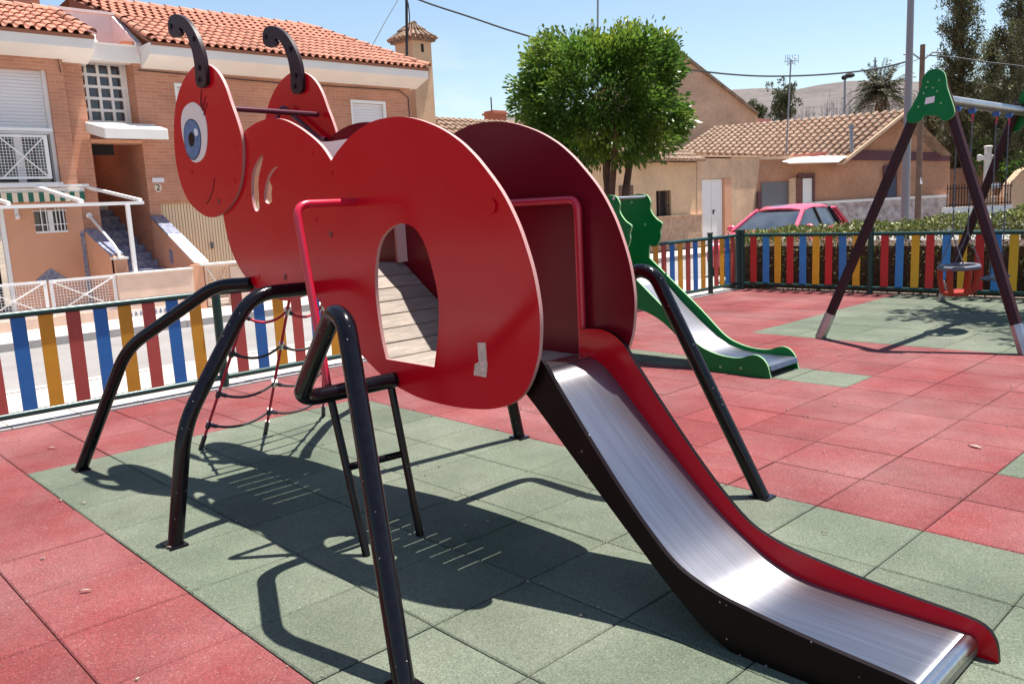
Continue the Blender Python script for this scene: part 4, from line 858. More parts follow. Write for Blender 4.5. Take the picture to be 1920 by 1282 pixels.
# ================================================================== OCHRE HOUSES FURTHER ALONG
def tile_roof(par, a, b, c, d, pitch, course, m, name='tile_field', jit=.008):
    """a,b = eave ends; d,c = ridge ends above them; rows of barrel tiles as one mesh"""
    a, b, c, d = map(Vector, (a, b, c, d)); o = MB()
    wlen = (b - a).length; nc = max(2, int(wlen / pitch)); hl = ((d - a).length + (c - b).length) / 2; nr = max(2, int(hl / course))
    nrm = (b - a).cross(d - a).normalized(); nrm = nrm if nrm.z > 0 else -nrm
    pt = lambda u, v: (a.lerp(b, u)).lerp(d.lerp(c, u), v)
    for i in range(nc):
        u0, u1 = i / nc, (i + .66) / nc
        for r in range(nr):
            v0, v1 = r / nr, min(1, (r + 1.12) / nr); j = random.uniform(0, jit); bse = len(o.v)
            for v, lift, sc in ((v0, .030, 1.0), (v1, .004, .85)):
                for k in range(5):
                    an = math.pi * k / 4; u = (u0 + u1) / 2 - (u1 - u0) / 2 * math.cos(an) * sc
                    o.v.append(tuple(pt(min(max(u, 0), 1), v) + nrm * (math.sin(an) * pitch * .34 * sc + lift + j)))
            for k in range(4): o.face((bse + k, bse + k + 1, bse + 6 + k, bse + 5 + k))
            e = len(o.v); 
            o.v.append(tuple(pt(u0, v0) - nrm * .01)); o.v.append(tuple(pt(min(u1, 1), v0) - nrm * .01)); o.face((e, bse, bse + 1, bse + 2, bse + 3, bse + 4, e + 1))
    for i in range(8):
        for r in range(8): o.quadp([pt(u, v) - nrm * .012 for u, v in ((i / 8, r / 8), ((i + 1) / 8, r / 8), ((i + 1) / 8, (r + 1) / 8), (i / 8, (r + 1) / 8))], 1)
    f = mk(name, o, [m, M_ROOFU], par, kind='stuff'); return f
OZ = -.15
oh = thing('ochre_house', 'low ochre rendered house with old clay roof behind the orange tree', 'house', (FX, 18, 0))
ow = MB().box(-15.5, FX, 12.3, 21.497, OZ, 2.70).box(-15.5, FX, 22.311, 23.78, OZ, 2.70).box(-15.5, FX - .25, 21.497, 22.311, OZ, 2.70).box(FX - .25, FX, 21.497, 22.311, OZ, .787).box(FX - .25, FX, 21.497, 22.311, 1.80, 2.70)
mk('wall', ow, M_OCHRE, oh)
mk('stone_base', MB().box(FX, FX + .05, 12.4, 24.02, OZ, .93), M_STONE, oh); mk('ledge', MB().box(FX, FX + .09, 12.4, 24.05, .93, .98), M_OCHREB, oh)
ww = mk('barred_window', MB().box(FX - .24, FX - .22, 21.50, 22.31, .80, 1.80), M_GLASS, oh); mk('mullion', MB().box(FX - .22, FX - .16, 21.86, 21.94, .80, 1.80), M_POLEW, ww)
for k in range(7): mk('bar', MB().cyl((FX - .05, 21.56 + k * .115, .79), (FX - .05, 21.56 + k * .115, 1.80), .011, seg=6), M_DARK, ww)
for z in (1.0, 1.3, 1.6): mk('bar', MB().box(FX - .058, FX - .048, 21.5, 22.31, z, z + .012), M_DARK, ww)
mk('door', MB().box(FX - .002, FX + .02, 19.6, 20.3, .0, 2.0), M_POLEW, oh)
orf = tile_roof(oh, (FX + .35, 12.3, 2.72), (FX + .35, 23.9, 2.72), (-13.2, 23.9, 4.05), (-13.2, 12.3, 4.12), .21, .34, M_ROOFO)
mk('back_roof', MB().quadp([(-13.2, 12.3, 4.10), (-13.2, 23.9, 4.04), (-16, 23.9, 2.7), (-16, 12.3, 2.7)]), M_ROOFO, oh)
ch = mk('chimney_stack', MB().box(-12.75, -12.0, 13.08, 13.70, 2.6, 5.92), M_OCHRE, oh); mk('smoke_vent', MB().box(-12.01, -11.99, 13.36, 13.44, 5.62, 5.82), M_DARK, ch)
capc = (-12.375, 13.39)
CB = [(-11.86, 12.96), (-11.86, 13.82), (-12.89, 13.82), (-12.89, 12.96)]
mk('cap_slab', MB().box(-12.85, -11.90, 13.0, 13.78, 5.90, 5.96), M_ROOFO, ch)
for k in range(4):
    p, q = CB[k], CB[(k + 1) % 4]; ap = Vector((*capc, 6.40)); A = Vector((*p, 5.965)); B = Vector((*q, 5.965))
    f_ = tile_roof(ch, A, B, ap.lerp(B, .10), ap.lerp(A, .10), .165, .30, M_ROOFO, 'cap_tiles')
mk('cap_top', MB().tube([(-12.50, 13.39, 6.36), (-12.25, 13.39, 6.36)], .09, 10), M_ROOFO, ch, smooth=True)
mk('brick_stack', MB().box(-14.2, -13.75, 17.45, 18.0, 3.5, 4.52).box(-14.25, -13.7, 17.4, 18.05, 4.40, 4.46), M_BRICKD, oh)
mk('stack_pipe', MB().cyl((-14, 17.6, 4.5), (-14, 17.6, 4.95), .02, seg=6), M_DARK, oh)
# white-door house
wh = thing('white_door_house', 'tan rendered low building with a tall white metal door', 'house', (FX, 26, 0))
mk('wall', MB().box(-14, FX + .02, 23.79, 24.09, OZ, 2.82).box(-14, FX + .02, 25.95, 27.9, OZ, 2.88).box(-14, FX + .02, 24.09, 25.95, 2.15, 2.84).box(-14, FX - .3, 24.09, 25.95, OZ, 2.15), M_OCHREB, wh)
dd = mk('metal_door', MB().box(FX - .12, FX - .08, 24.1, 25.50, OZ, 2.14), M_WHITEP, wh); mk('door_leaf', MB().box(FX - .08, FX - .065, 24.13, 24.78, OZ + .05, 2.12).box(FX - .08, FX - .065, 24.80, 25.47, OZ + .05, 2.12), M_WHITEP, dd, bevel=.008)
mk('handle', MB().box(FX - .065, FX - .03, 24.86, 24.98, 1.02, 1.06).box(FX - .065, FX - .03, 24.86, 24.9, .92, 1.02), M_DARK, dd)
mk('reveal', MB().box(FX - .298, FX + .03, 25.505, 25.946, OZ, 2.14), M_STUC, wh)
mk('roof_edge', MB().box(-14.0, FX + .10, 23.80, 27.92, 2.885, 2.94), M_OCHREB, wh)
# tall gable house behind
gh = thing('gable_house', 'tall windowless sandy gable wall rising behind the orange tree', 'house', P(1240, 330, 40))
def pw(poly, depth, back): 
    """upright wall from photo outline at one distance, with real depth behind it"""
    fp = [P(x, y, depth) for x, y in poly]; h = Vector((FWD.x, FWD.y, 0)).normalized() * back; o = MB(); n = len(fp)
    o.v += [tuple(p) for p in fp] + [tuple(p + h) for p in fp]; o.face(range(n)); o.face(range(n, 2 * n)[::-1])
    for k in range(n): o.face((k, (k + 1) % n, n + (k + 1) % n, n + k))
    return o
mk('wall', pw([(1240, 72), (1420, 214), (1424, 450), (1060, 466), (1056, 232)], 40, 9), M_OCHREB, gh)
mk('roof', pw([(1240, 66), (1424, 211), (1422, 216), (1240, 73), (1054, 235), (1052, 229)], 39.8, 9.4), M_ROOFO, gh)

# ================================================================== BROWN GABLE HOUSE
br = thing('brown_house', 'brown rendered gabled house with mottled clay tile roof and plum band', 'house', P(1700, 440, 31))
hF = Vector((FWD.x, FWD.y, 0)).normalized(); hR = Vector((hF.y, -hF.x, 0))
mk('wall', pw([(1421, 296), (1597, 293), (1703, 211), (1781, 288), (1781, 446), (1421, 464)], 31, 7), M_BROWNR, br)
mk('stone_skirt', pw([(1520, 383), (1660, 375), (1776, 369), (1781, 447), (1520, 459)], 30.9, .08), mat('white_pointed_stone', (0.62, 0.54, 0.50), .95, col2=(0.30, 0.22, 0.20), vscale=5.0, bump=.8, bscale=6), br)
mk('skirt_cap', pw([(1516, 379), (1660, 371), (1778, 365), (1778, 369.5), (1660, 375.5), (1516, 383.5)], 30.85, .14), M_OFFW, br)
mk('plum_band', pw([(1598, 281), (1781, 287), (1781, 302), (1576, 300)], 30.92, .07), M_PLUM, br)
mk('parapet', pw([(1419, 294), (1520, 292), (1520, 297), (1419, 300)], 30.9, .3), M_OCHREB, br)
gd2 = mk('grey_garage_door', pw([(1428, 343), (1478, 341), (1479, 440), (1428, 444)], 30.93, .05), M_GREYD, br)
mk('brick_jamb', pw([(1421, 360), (1427.5, 360), (1427.5, 446), (1421, 446)], 30.9, .1), M_PLUM, br)
mk('side_wall', pw([(1480, 336), (1492, 333), (1492, 442), (1480, 443)], 30.8, .2), M_OCHREB, br)
pd = mk('plum_door_frame', pw([(1497, 326), (1528, 325), (1528, 385), (1523.5, 385), (1523.5, 332), (1497, 333)], 30.85, .12), M_PLUM, br)
mk('lattice_door', pw([(1490, 335), (1504, 335), (1504, 400), (1490, 401)], 30.87, .08), mat('lattice', (.20, .085, .07), .8, var=.4, vscale=20), br)
mk('white_door', pw([(1505, 335), (1523, 334), (1523, 399), (1505, 400)], 30.9, .06), M_WHITEP, br)
wn = mk('side_window', pw([(1657, 312), (1663, 309), (1682, 309), (1682, 371), (1657, 372)], 30.9, .08), M_PLUM, br); mk('pane', pw([(1664, 314), (1679, 313), (1679, 368), (1664, 369)], 30.87, .02), M_GLASS, wn)
# roof: near slope, ridge to eave, and the far slope behind the ridge
eL, eR, rR, rL = P(1268, 288, 33.5), P(1594, 300, 30.4), P(1704, 207, 30.4), P(1338, 240, 38.0)
tile_roof(br, eL, eR, rR, rL, .24, .36, M_ROOFO)
mk('verge', pw([(1577, 306), (1704, 205.5), (1704, 211), (1582, 309)], 30.3, .5), M_OCHREB, br)
rr2 = P(1785, 292, 30.6); mk('far_roof_slope', MB().quadp([rR, rL, rL + (rr2 - rR), rr2]), M_ROOFO, br)
mk('awning_sheet', MB().quadp([P(1466, 303, 30.6), P(1497, 293, 31.2), P(1600, 287, 31.0), P(1573, 303, 29.6), P(1478, 305, 29.6)]).quadp([P(1478, 305, 29.6), P(1573, 303, 29.6), P(1574, 305, 29.65), P(1478, 307.5, 29.65)]), M_WHITEP, br)
ru = MB()
for k in range(26): c = P(1490 + k * 4.3, 293.5 - k * .32, 30.9); ru.tube([c, c + hF * .6], .07, 6)
mk('tile_edge_row', ru, mat('red_edge_tile', (.38, .10, .07), .8), br)
mk('flue_pipe', MB().cyl(P(1597, 285, 30.0), P(1596, 240, 30.0), .065, seg=10).cyl(P(1596, 241, 30.0), P(1596, 235, 30.0), .10, seg=10), M_POLEG, br, smooth=True)
mk('back_building', pw([(1408, 232), (1412, 221), (1446, 224), (1446, 300), (1408, 300)], 42, 4), mat('pink_roof', (.66, .30, .25), .9), br)
tv = thing('tv_aerial', 'tall thin television aerial on a mast above the clay roof', 'aerial', P(1474, 285, 31.5))
mk('mast', MB().cyl(P(1474, 292, 31.5), P(1483, 112, 31.5), .03, seg=8), M_POLEG, tv)
for q in (((1470, 116), (1498, 114)), ((1476, 108), (1492, 122)), ((1476, 123), (1494, 106))): mk('boom', MB().cyl(P(*q[0], 31.5), P(*q[1], 31.5), .02, seg=6), M_ALU, tv)
for x in (1473, 1477, 1481, 1486, 1491, 1497): mk('element', MB().cyl(P(x, 103, 31.5), P(x, 118 + (x % 3) * 3, 31.5), .014, seg=6), M_ALU, tv)

# ================================================================== POLES AND CABLES
lp = thing('lamp_post', 'tall grey steel lamp post behind the hedge', 'lamp post', pz(1697, 400, 19, OZ))
b0 = pz(1697, 400, 19, OZ); mk('shaft', MB().tube([b0, b0 + Vector((0, 0, 8.2))], [.095, .06], 14), M_POLEG, lp, smooth=True)
mk('arm', MB().tube([b0 + Vector((0, 0, 8.15)), b0 + Vector((0, 0, 8.35)) - hR * .5, b0 + Vector((0, 0, 8.4)) - hR * 1.2], .035, 8), M_POLEG, lp, smooth=True); mk('lamp_head', MB().sphere(b0 + Vector((0, 0, 8.4)) - hR * 1.4, .16, sc=(1.6, 1.6, .5)), M_POLEG, lp, smooth=True)
mk('tape_ribbon', MB().bar(P(1696, 154, 18.9), P(1704, 153, 18.9), .02, .05), mat('ribbon', (.7, .1, .1), .7), lp)
wp = thing('utility_pole', 'brown wooden utility pole just right of the grey lamp post', 'utility pole', pz(1722, 396, 25, OZ))
b1 = pz(1721, 396, 25, OZ); mk('shaft', MB().tube([b1, b1 + Vector((.0, 0, 5.75))], [.095, .07], 12), M_POLEW, wp, smooth=True)
for dx in (-1, 1): mk('bracket', MB().tube([b1 + Vector((0, 0, 5.3)), b1 + Vector((0, 0, 5.52)) + hR * .3 * dx, b1 + Vector((0, 0, 5.5)) + hR * .55 * dx], .025, 6), M_POLEG, wp)
mk('label_plate', MB().bar(P(1727, 333, 24.8), P(1727, 345, 24.8), .12, .02), M_STICK, wp)
fl = thing('street_light', 'distant thin street light with twin heads in front of the hill', 'street light', P(1584, 240, 70))
mk('shaft', MB().cyl(P(1583, 300, 70), P(1584, 150, 70), .09, seg=8), M_POLEG, fl); mk('lamp_head', MB().sphere(P(1593, 142, 70), .34, sc=(1.3, 1.3, .6)).sphere(P(1582, 146, 70), .2), M_DARK, fl, smooth=True)
mk('arm', MB().cyl(P(1584, 151, 70), P(1591, 144, 70), .05, seg=6), M_POLEG, fl)
py_ = thing('pylon', 'far lattice pylon top showing above the palm', 'pylon', P(1641, 160, 160)); po = MB()
for s in (-1, 1): po.cyl(P(1641 + s * 4, 160, 160), P(1641, 108, 160), .12, seg=5)
for y in (115, 124, 133): po.cyl(P(1637, y, 160), P(1645, y, 160), .1, seg=5)
mk('lattice', po, M_POLEG, py_)
def cable(name, pts, r, label):
    o = mk(name, MB().tube(pts, r, 6), M_CABLE); tag(o, label, 'cable'); return o
def arc(pp, dd):  # smooth curve through photo points at given distances
    v = [P(x, y, d) for (x, y), d in zip(pp, dd)]; out = []
    for k in range(len(v) - 1):
        p0, p1, p2, p3 = (v[min(max(k + q, 0), len(v) - 1)] for q in (-1, 0, 1, 2))
        for t in (0, .25, .5, .75): out.append(.5 * ((2 * p1) + (p2 - p0) * t + (2 * p0 - 5 * p1 + 4 * p2 - p3) * t * t + (3 * p1 - p0 - 3 * p2 + p3) * t ** 3))
    return out + [v[-1]]
cable('overhead_cable', arc([(700, -40), (785, 0), (880, 32), (980, 65), (1130, 105), (1300, 132), (1400, 142), (1480, 143), (1560, 139), (1640, 130), (1704, 115)], [22.5, 22.7, 23, 23.2, 23.5, 23.8, 24, 24.2, 24.4, 24.7, 25]), .026, 'twisted black overhead cable sagging across the sky past the orange tree')
cable('overhead_cable', arc([(1738, 104), (1790, 108), (1850, 117), (1925, 126), (2050, 150)], [25, 24.5, 24, 23.5, 23]), .02, 'thin overhead cable running right in front of the dark conifers')
cable('overhead_cable', arc([(1655, 142), (1690, 125), (1735, 106)], [60, 42, 25.2]), .012, 'short faint overhead wire running from the palm to the wooden pole')
ms = thing('roof_mast', 'dark thin mast standing beside the ochre chimney stack', 'mast', P(763, 120, 21)); mk('shaft', MB().cyl(P(763, 122, 21), P(762, -30, 21), .035, seg=8), M_DARK, ms)
mk('cable_drop', MB().tube(arc([(765, 5), (768, 40), (762, 85), (764, 120)], [20.9] * 4), .014, 6), M_CABLE, ms)
cable('guy_wire', arc([(693, 96), (720, 45), (745, 2), (760, -26)], [19.5, 20, 20.6, 21]), .009, 'thin guy wire slanting from the tiled roof up to the mast')
rod = mk('roof_rod', MB().cyl(P(1120, 150, 30), P(1121, -8, 30), .035, seg=6), M_POLEG); tag(rod, 'thin grey rod rising above the crown of the orange tree', 'rod')

# ================================================================== CAR
car = thing('parked_car', 'pinkish red hatchback parked in the street beyond the fence', 'car', (-3.13, 15.75, OZ))
CX, CY = -3.13, 15.75
CS = .93
def carp(x, y, z): return (CX + y * CS, CY + x * CS, OZ + .035 + z * CS)     # x: rearwards, y: to its left side, z: up
secs = [ # x, half width, z bottom, z belt
    (-1.95, .55, .32, .58), (-1.88, .72, .22, .68), (-1.6, .80, .20, .78), (-1.1, .84, .20, .90), (-.65, .86, .20, .96), (.0, .86, .20, .97), (.8, .86, .20, .99), (1.5, .84, .22, 1.01), (1.88, .78, .25, .98), (1.98, .66, .36, .90)]
mb = MB(); ringn = 12
for x, hw, zb, zt in secs:
    pr = [(hw * .9, zb), (hw, zb + .12), (hw * 1.02, (zb + zt) / 2), (hw, zt - .10), (hw * .95, zt - .02), (hw * .6, zt + .02)]
    pr = pr + [(-y, z) for y, z in pr[::-1]]
    mb.v += [carp(x, y, z) for y, z in pr]
for k in range(len(secs) - 1):
    for j in range(ringn): mb.face((k * ringn + j, k * ringn + (j + 1) % ringn, (k + 1) * ringn + (j + 1) % ringn, (k + 1) * ringn + j))
mb.face(range(ringn)); mb.face([(len(secs) - 1) * ringn + j for j in range(ringn)][::-1])
mk('body', mb, M_CARP, car, smooth=50)
# cabin: roof shell + pillars over a glass house
RF = [(-.06, .55, 1.395), (.28, .60, 1.468), (.95, .60, 1.470), (1.45, .55, 1.39)]
rf = MB()
for x, hw, z in RF:
    pr = [(hw, z - .05), (hw * .92, z - .005), (hw * .5, z + .025), (0, z + .03), (-hw * .5, z + .025), (-hw * .92, z - .005), (-hw, z - .05)]
    rf.v += [carp(x, y, zz) for y, zz in pr] + [carp(x, y * .95, zz - .035) for y, zz in pr[::-1]]
for k in range(3):
    for j in range(14): rf.face((k * 14 + j, k * 14 + (j + 1) % 14, (k + 1) * 14 + (j + 1) % 14, (k + 1) * 14 + j))
rf.face(range(14)); rf.face(range(42, 56))
mk('roof', rf, M_CARP, car, smooth=50)
gl_ = MB(); lo = [(-.74, .74, .955), (.25, .80, .965), (1.0, .80, .98), (1.68, .70, 1.0)]; hi = [(-.01, .545, 1.385), (.35, .585, 1.42), (.95, .585, 1.415), (1.44, .54, 1.365)]
b0_ = len(gl_.v)
for (x, y, z), (x2, y2, z2) in zip(lo, hi): gl_.v += [carp(x, y, z), carp(x2, y2, z2), carp(x2, -y2, z2), carp(x, -y, z)]
for k in range(3):
    for j in (0, 2): gl_.face((k * 4 + j, k * 4 + j + 1, k * 4 + j + 5, k * 4 + j + 4))
gl_.face((0, 1, 2, 3)); gl_.face((12, 13, 14, 15))
mk('glass', gl_, M_CARGL, car)
for s in (1, -1):
    L3 = lambda p, q, w_: MB().bar(carp(p[0], p[1] * s, p[2]), carp(q[0], q[1] * s, q[2]), w_, .05)
    mk('pillar', L3((-.77, .765, .955), (.0, .565, 1.40), .07), M_CARP, car); mk('pillar', L3((1.74, .74, .98), (1.45, .56, 1.39), .20), M_CARP, car)
    mk('door_post', L3((.45, .812, .95), (.42, .597, 1.42), .07), M_DARK, car); mk('door_post', L3((1.28, .795, .98), (1.18, .585, 1.41), .05), M_DARK, car)
    mk('mirror', MB().sphere(carp(-.50, .96 * s, 1.0), .10, sc=(1.1, .7, .75)), M_CARP, car, smooth=True)
    mk('headlight', MB().sphere(carp(-1.78, .58 * s, .66), .13, sc=(1.2, .7, .7)), M_GLINT, car, smooth=True)
    for wx in (-1.25, 1.28):
        wl = mk('wheel', MB().tube([carp(wx, .70 * s, .29), carp(wx, .88 * s, .29)], .30, 20), M_TYRE, car, smooth=True); mk('rim', MB().tube([carp(wx, .87 * s, .29), carp(wx, .89 * s, .29)], .19, 16), M_ALU, wl)
mk('windscreen_seal', MB().bar(carp(-.77, -.74, .955), carp(-.77, .74, .955), .03, .02), M_DARK, car)
mk('dashboard', MB().box(CX - .62, CX + .62, CY - .70, CY - .3, OZ + .75, OZ + .90), M_DARK, car)

# ================================================================== PLANTS
def tint(n): return rng.random(n) ** 1.3
def clump_crown(centres, nper, rad, size, up_bias=.3, out_from=None):
    c = np.repeat(centres, nper, axis=0); n = len(c); d = rng.normal(size=(n, 3)); d /= np.linalg.norm(d, axis=1, keepdims=True); r = rng.random(n) ** .45
    pos = c + d * r[:, None] * rad; gd = d + np.array([0, 0, up_bias]); 
    if out_from is not None: o = c - out_from; o /= np.linalg.norm(o, axis=1, keepdims=True); gd = gd * .7 + o
    return pos, gd, size * rng.uniform(.7, 1.25, n)
# orange tree on the pavement
tb = np.array([-2.30, 9.08, 0.0]); ot = thing('orange_tree', 'dense round-clipped orange tree with several dark trunks on the pavement', 'tree', (-2.3, 9.08, 0))
trk = MB()
cc = np.array([-2.38, 9.05, 2.99]); rad3 = np.array([1.20, 1.20, .87])
paths = [[(0, 0, 0), (-.02, .03, .7), (-.03, .02, 1.4), (-.02, .02, 2.0), (.02, .05, 2.9)], [(.03, .06, .5), (.16, .15, 1.1), (.19, .19, 1.7), (.26, .26, 2.3), (.45, .5, 3.1)], [(-.04, -.03, .9), (-.20, -.18, 1.45), (-.30, -.30, 1.85), (-.55, -.55, 2.4), (-.7, -.7, 3.0)], [(.0, .05, 1.2), (-.25, .25, 1.9), (-.5, .55, 2.6)], [(.05, 0, 1.5), (.3, -.2, 2.1), (.6, -.5, 2.7)]]
for p, r in zip(paths, (.095, .085, .07, .05, .05)):
    pts = [tb + np.array(q) for q in p]; trk.tube(pts, [r * (1 - .16 * k) for k in range(len(pts))], 9)
mk('trunk', trk, M_BARK, ot, smooth=True)
cs = []
while len(cs) < 360:
    q = rng.uniform(-1, 1, 3); s = ((q[0] ** 2 + q[1] ** 2) ** 2.2 + abs(q[2]) ** 4.4) ** (1 / 4.4)
    if .55 < s < 1.0 or (s <= .55 and rng.random() < .12):
        if q[2] < -.62 and rng.random() < .5: continue
        p = cc + q * rad3; nn_ = mnoise.noise(Vector(p) * 1.3); cs.append(cc + q * rad3 * (1 + .13 * nn_))
cs = np.array(cs); pos, gdv, sz = clump_crown(cs, 95, .19, .085, .25, cc)
# top shoots
sh_ = cs[cs[:, 2] > cc[2] + .55]; sh_ = np.concatenate([sh_, cs[(np.abs(cs[:, 0] - cc[0]) > 1.05) | (np.abs(cs[:, 1] - cc[1]) > 1.05)]])
p2 = np.repeat(sh_, 7, axis=0) + rng.normal(size=(len(sh_) * 7, 3)) * [.10, .10, .05] + [0, 0, .16]; g2 = rng.normal(size=p2.shape) * .5 + [0, 0, .9]
pa = np.concatenate([pos, p2]); ga = np.concatenate([gdv, g2]); sa = np.concatenate([sz, rng.uniform(.06, .11, len(p2))])
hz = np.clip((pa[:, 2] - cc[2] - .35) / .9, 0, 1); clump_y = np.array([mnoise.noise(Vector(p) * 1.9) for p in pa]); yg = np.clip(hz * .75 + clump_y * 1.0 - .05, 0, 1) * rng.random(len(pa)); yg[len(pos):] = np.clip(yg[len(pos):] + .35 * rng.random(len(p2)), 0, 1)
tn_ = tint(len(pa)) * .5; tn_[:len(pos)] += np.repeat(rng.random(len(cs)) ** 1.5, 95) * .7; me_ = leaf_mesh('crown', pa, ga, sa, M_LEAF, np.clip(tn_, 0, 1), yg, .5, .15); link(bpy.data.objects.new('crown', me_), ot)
# clipped hedges
def hedge(name, label, x0, x1, y0, y1, ztop, n, zb=0.0, rise=0.0, size=.05):
    t = thing(name, label, 'hedge', ((x0 + x1) / 2, (y0 + y1) / 2, zb), 'clipped hedges')
    core = MB(); nx = max(2, int((x1 - x0) / .5)); v = []
    core.box(x0 + .12, x1 - .12, y0 + .12, y1 - .12, zb, ztop - .16); mk('inner_branches', core, M_BARK, t)
    area = {'t': (x1 - x0) * (y1 - y0), 'f': (x1 - x0) * (ztop - zb), 'b': (x1 - x0) * (ztop - zb) * .3, 'l': (y1 - y0) * (ztop - zb), 'r': (y1 - y0) * (ztop - zb)}
    tot = sum(area.values()); PP = []; GG = []
    for k, a in area.items():
        m = int(n * a / tot); u = rng.random(m); w_ = rng.random(m); d = rng.random(m) ** 1.5 * .16
        X = x0 + u * (x1 - x0); Y = y0 + w_ * (y1 - y0); Z = zb + w_ * (ztop - zb)
        if k == 't': p = np.stack([X, Y, ztop - d], 1); g = [0, 0, 1]
        elif k == 'f': p = np.stack([X, y0 + d, Z], 1); g = [0, -1, .3]
        elif k == 'b': p = np.stack([X, y1 - d, Z], 1); g = [0, 1, .3]
        elif k == 'l': p = np.stack([x0 + d, y0 + u * (y1 - y0), Z], 1); g = [-1, 0, .3]
        else: p = np.stack([x1 - d, y0 + u * (y1 - y0), Z], 1); g = [1, 0, .3]
        nv = np.array([mnoise.noise(Vector(q) * 1.6) for q in p]); nv2 = np.array([mnoise.noise(Vector(q) * 6) for q in p])
        p = p + np.array(g) * (nv * .09 + nv2 * .05)[:, None]; PP.append(p); GG.append(np.array(g) * .8 + rng.normal(size=p.shape) * .7)
    p = np.concatenate(PP); g = np.concatenate(GG); p[:, 2] += (p[:, 0] - x0) * rise * np.clip((p[:, 2] - zb) / (ztop - zb), 0, 1.2); yv = np.clip((p[:, 2] - (p[:, 0] - x0) * rise - ztop + .3) / .35, 0, 1) * rng.random(len(p)) * .8
    link(bpy.data.objects.new('foliage', leaf_mesh('foliage', p, g, size * rng.uniform(.7, 1.4, len(p)), M_HEDGE, tint(len(p)), yv, .6)), t)
hedge('hedge', 'clipped hedge directly behind the slat fence', -2.05, 7.5, 11.62, 13.3, .84, 28000, rise=.055)
hedge('hedge', 'clipped hedge further back below the stone cross', 1.2, 10.0, 16.0, 18.2, 1.12, 15000, OZ, size=.06)
# conifers
def conifer(x, y, h, r, n, label, sparse=1.0, skew=0.0, z0=1.0, cat_g='tall conifers', sz=.16):
    t = thing('conifer_tree', label, 'tree', (x, y, OZ), cat_g)
    tr_ = MB().tube([(x, y, OZ), (x + .06, y, h * .35), (x + .02, y + .04, h * .7), (x, y, h * .97)], [.20, .15, .08, .02], 9)
    nb = int(46 * sparse); cen = []
    for k in range(nb):
        f = (k + rng.random()) / nb; z = z0 + f * (h - z0); rr = r * (1 - f) ** .55 * rng.uniform(.6, 1.08) + .12; a = rng.random() * 6.283
        e = np.array([x + rr * math.cos(a), y + rr * math.sin(a), z + rr * .9 + .1])
        tr_.tube([(x, y, z), tuple((np.array([x, y, z]) + e) / 2 - [0, 0, .04]), tuple(e)], [.03, .022, .008], 5)
        for q in np.linspace(.25, 1.0, max(4, int(rr * 8))): cen.append(np.array([x, y, z]) * (1 - q) + e * q + rng.normal(size=3) * .10)
    mk('trunk', tr_, M_BARK, t)
    cen = np.array(cen); pos, gd, s = clump_crown(cen, max(12, n // len(cen)), .19, sz, 1.0)
    yv = np.clip(rng.random(len(pos)) - .55, 0, 1) * 1.2
    link(bpy.data.objects.new('crown', leaf_mesh('crown', pos, gd, s, M_CONIF, tint(len(pos)), yv, .5)), t)
def atg(px, depth): v = P(px, 400, depth); return v.x, v.y
for (px, dp, h, r, n, lab, z0) in [(1790, 34, 10.8, 1.05, 44000, 'slender tall conifer standing just right of the lamp post', 1.6), (1738, 37, 5.3, .95, 16000, 'short conifer showing behind the green swing plate', 1.0), (1852, 36, 7.2, 1.0, 26000, 'mid-height conifer between two taller ones at the right', 1.2),
      (1893, 33, 11.6, 1.05, 44000, 'dark tall conifer behind the swing beam at the right edge', 1.2), (1945, 29, 12.0, 1.2, 44000, 'broad conifer cut off by the right edge of the photo', 1.4), (1822, 40, 5.4, 1.7, 26000, 'bushy conifer low behind the white stone cross', .8)]:
    x, y = atg(px, dp); conifer(x, y, h, r, n, lab, z0=z0, sz=.085, sparse=3.6)
# tree standing by the back fence whose crown hangs above the swing and shades it
sx_, sy_ = 5.7, 12.6; shd = thing('shade_tree', 'leafy tree over the back fence that throws dappled shade by the swing', 'tree', (sx_, sy_, 0))
b = MB().tube([(sx_, sy_, 0), (sx_ - .1, sy_ - .1, 1.6), (sx_ - .5, sy_ - .35, 3.2), (sx_ - 1.2, sy_ - .6, 4.3)], [.13, .11, .08, .05], 9)
cen = []
for q in [(2.55, 11.05, 4.75), (3.0, 10.85, 4.9), (2.75, 11.35, 4.9), (3.4, 11.2, 4.9), (3.9, 11.5, 4.8), (3.7, 10.7, 4.9), (4.3, 11.0, 4.7), (4.6, 11.9, 4.6), (5.2, 12.2, 4.8), (5.0, 11.3, 4.9), (5.8, 12.6, 5.1), (4.0, 9.9, 4.9), (4.4, 9.5, 4.8)]:
    b.tube([(sx_ - .5, sy_ - .35, 3.2), ((sx_ + q[0]) / 2 - .3, (sy_ + q[1]) / 2, 4.2), q], [.05, .03, .01], 6)
    for k in range(13): cen.append(np.array(q) + rng.normal(size=3) * [.24, .24, .16])
mk('trunk', b, M_BARK, shd, smooth=True)
pos, gd, s = clump_crown(np.array(cen), 36, .2, .13, .1); link(bpy.data.objects.new('crown', leaf_mesh('crown', pos, gd, s, M_LEAF, tint(len(pos)), np.zeros(len(pos)), .5)), shd)
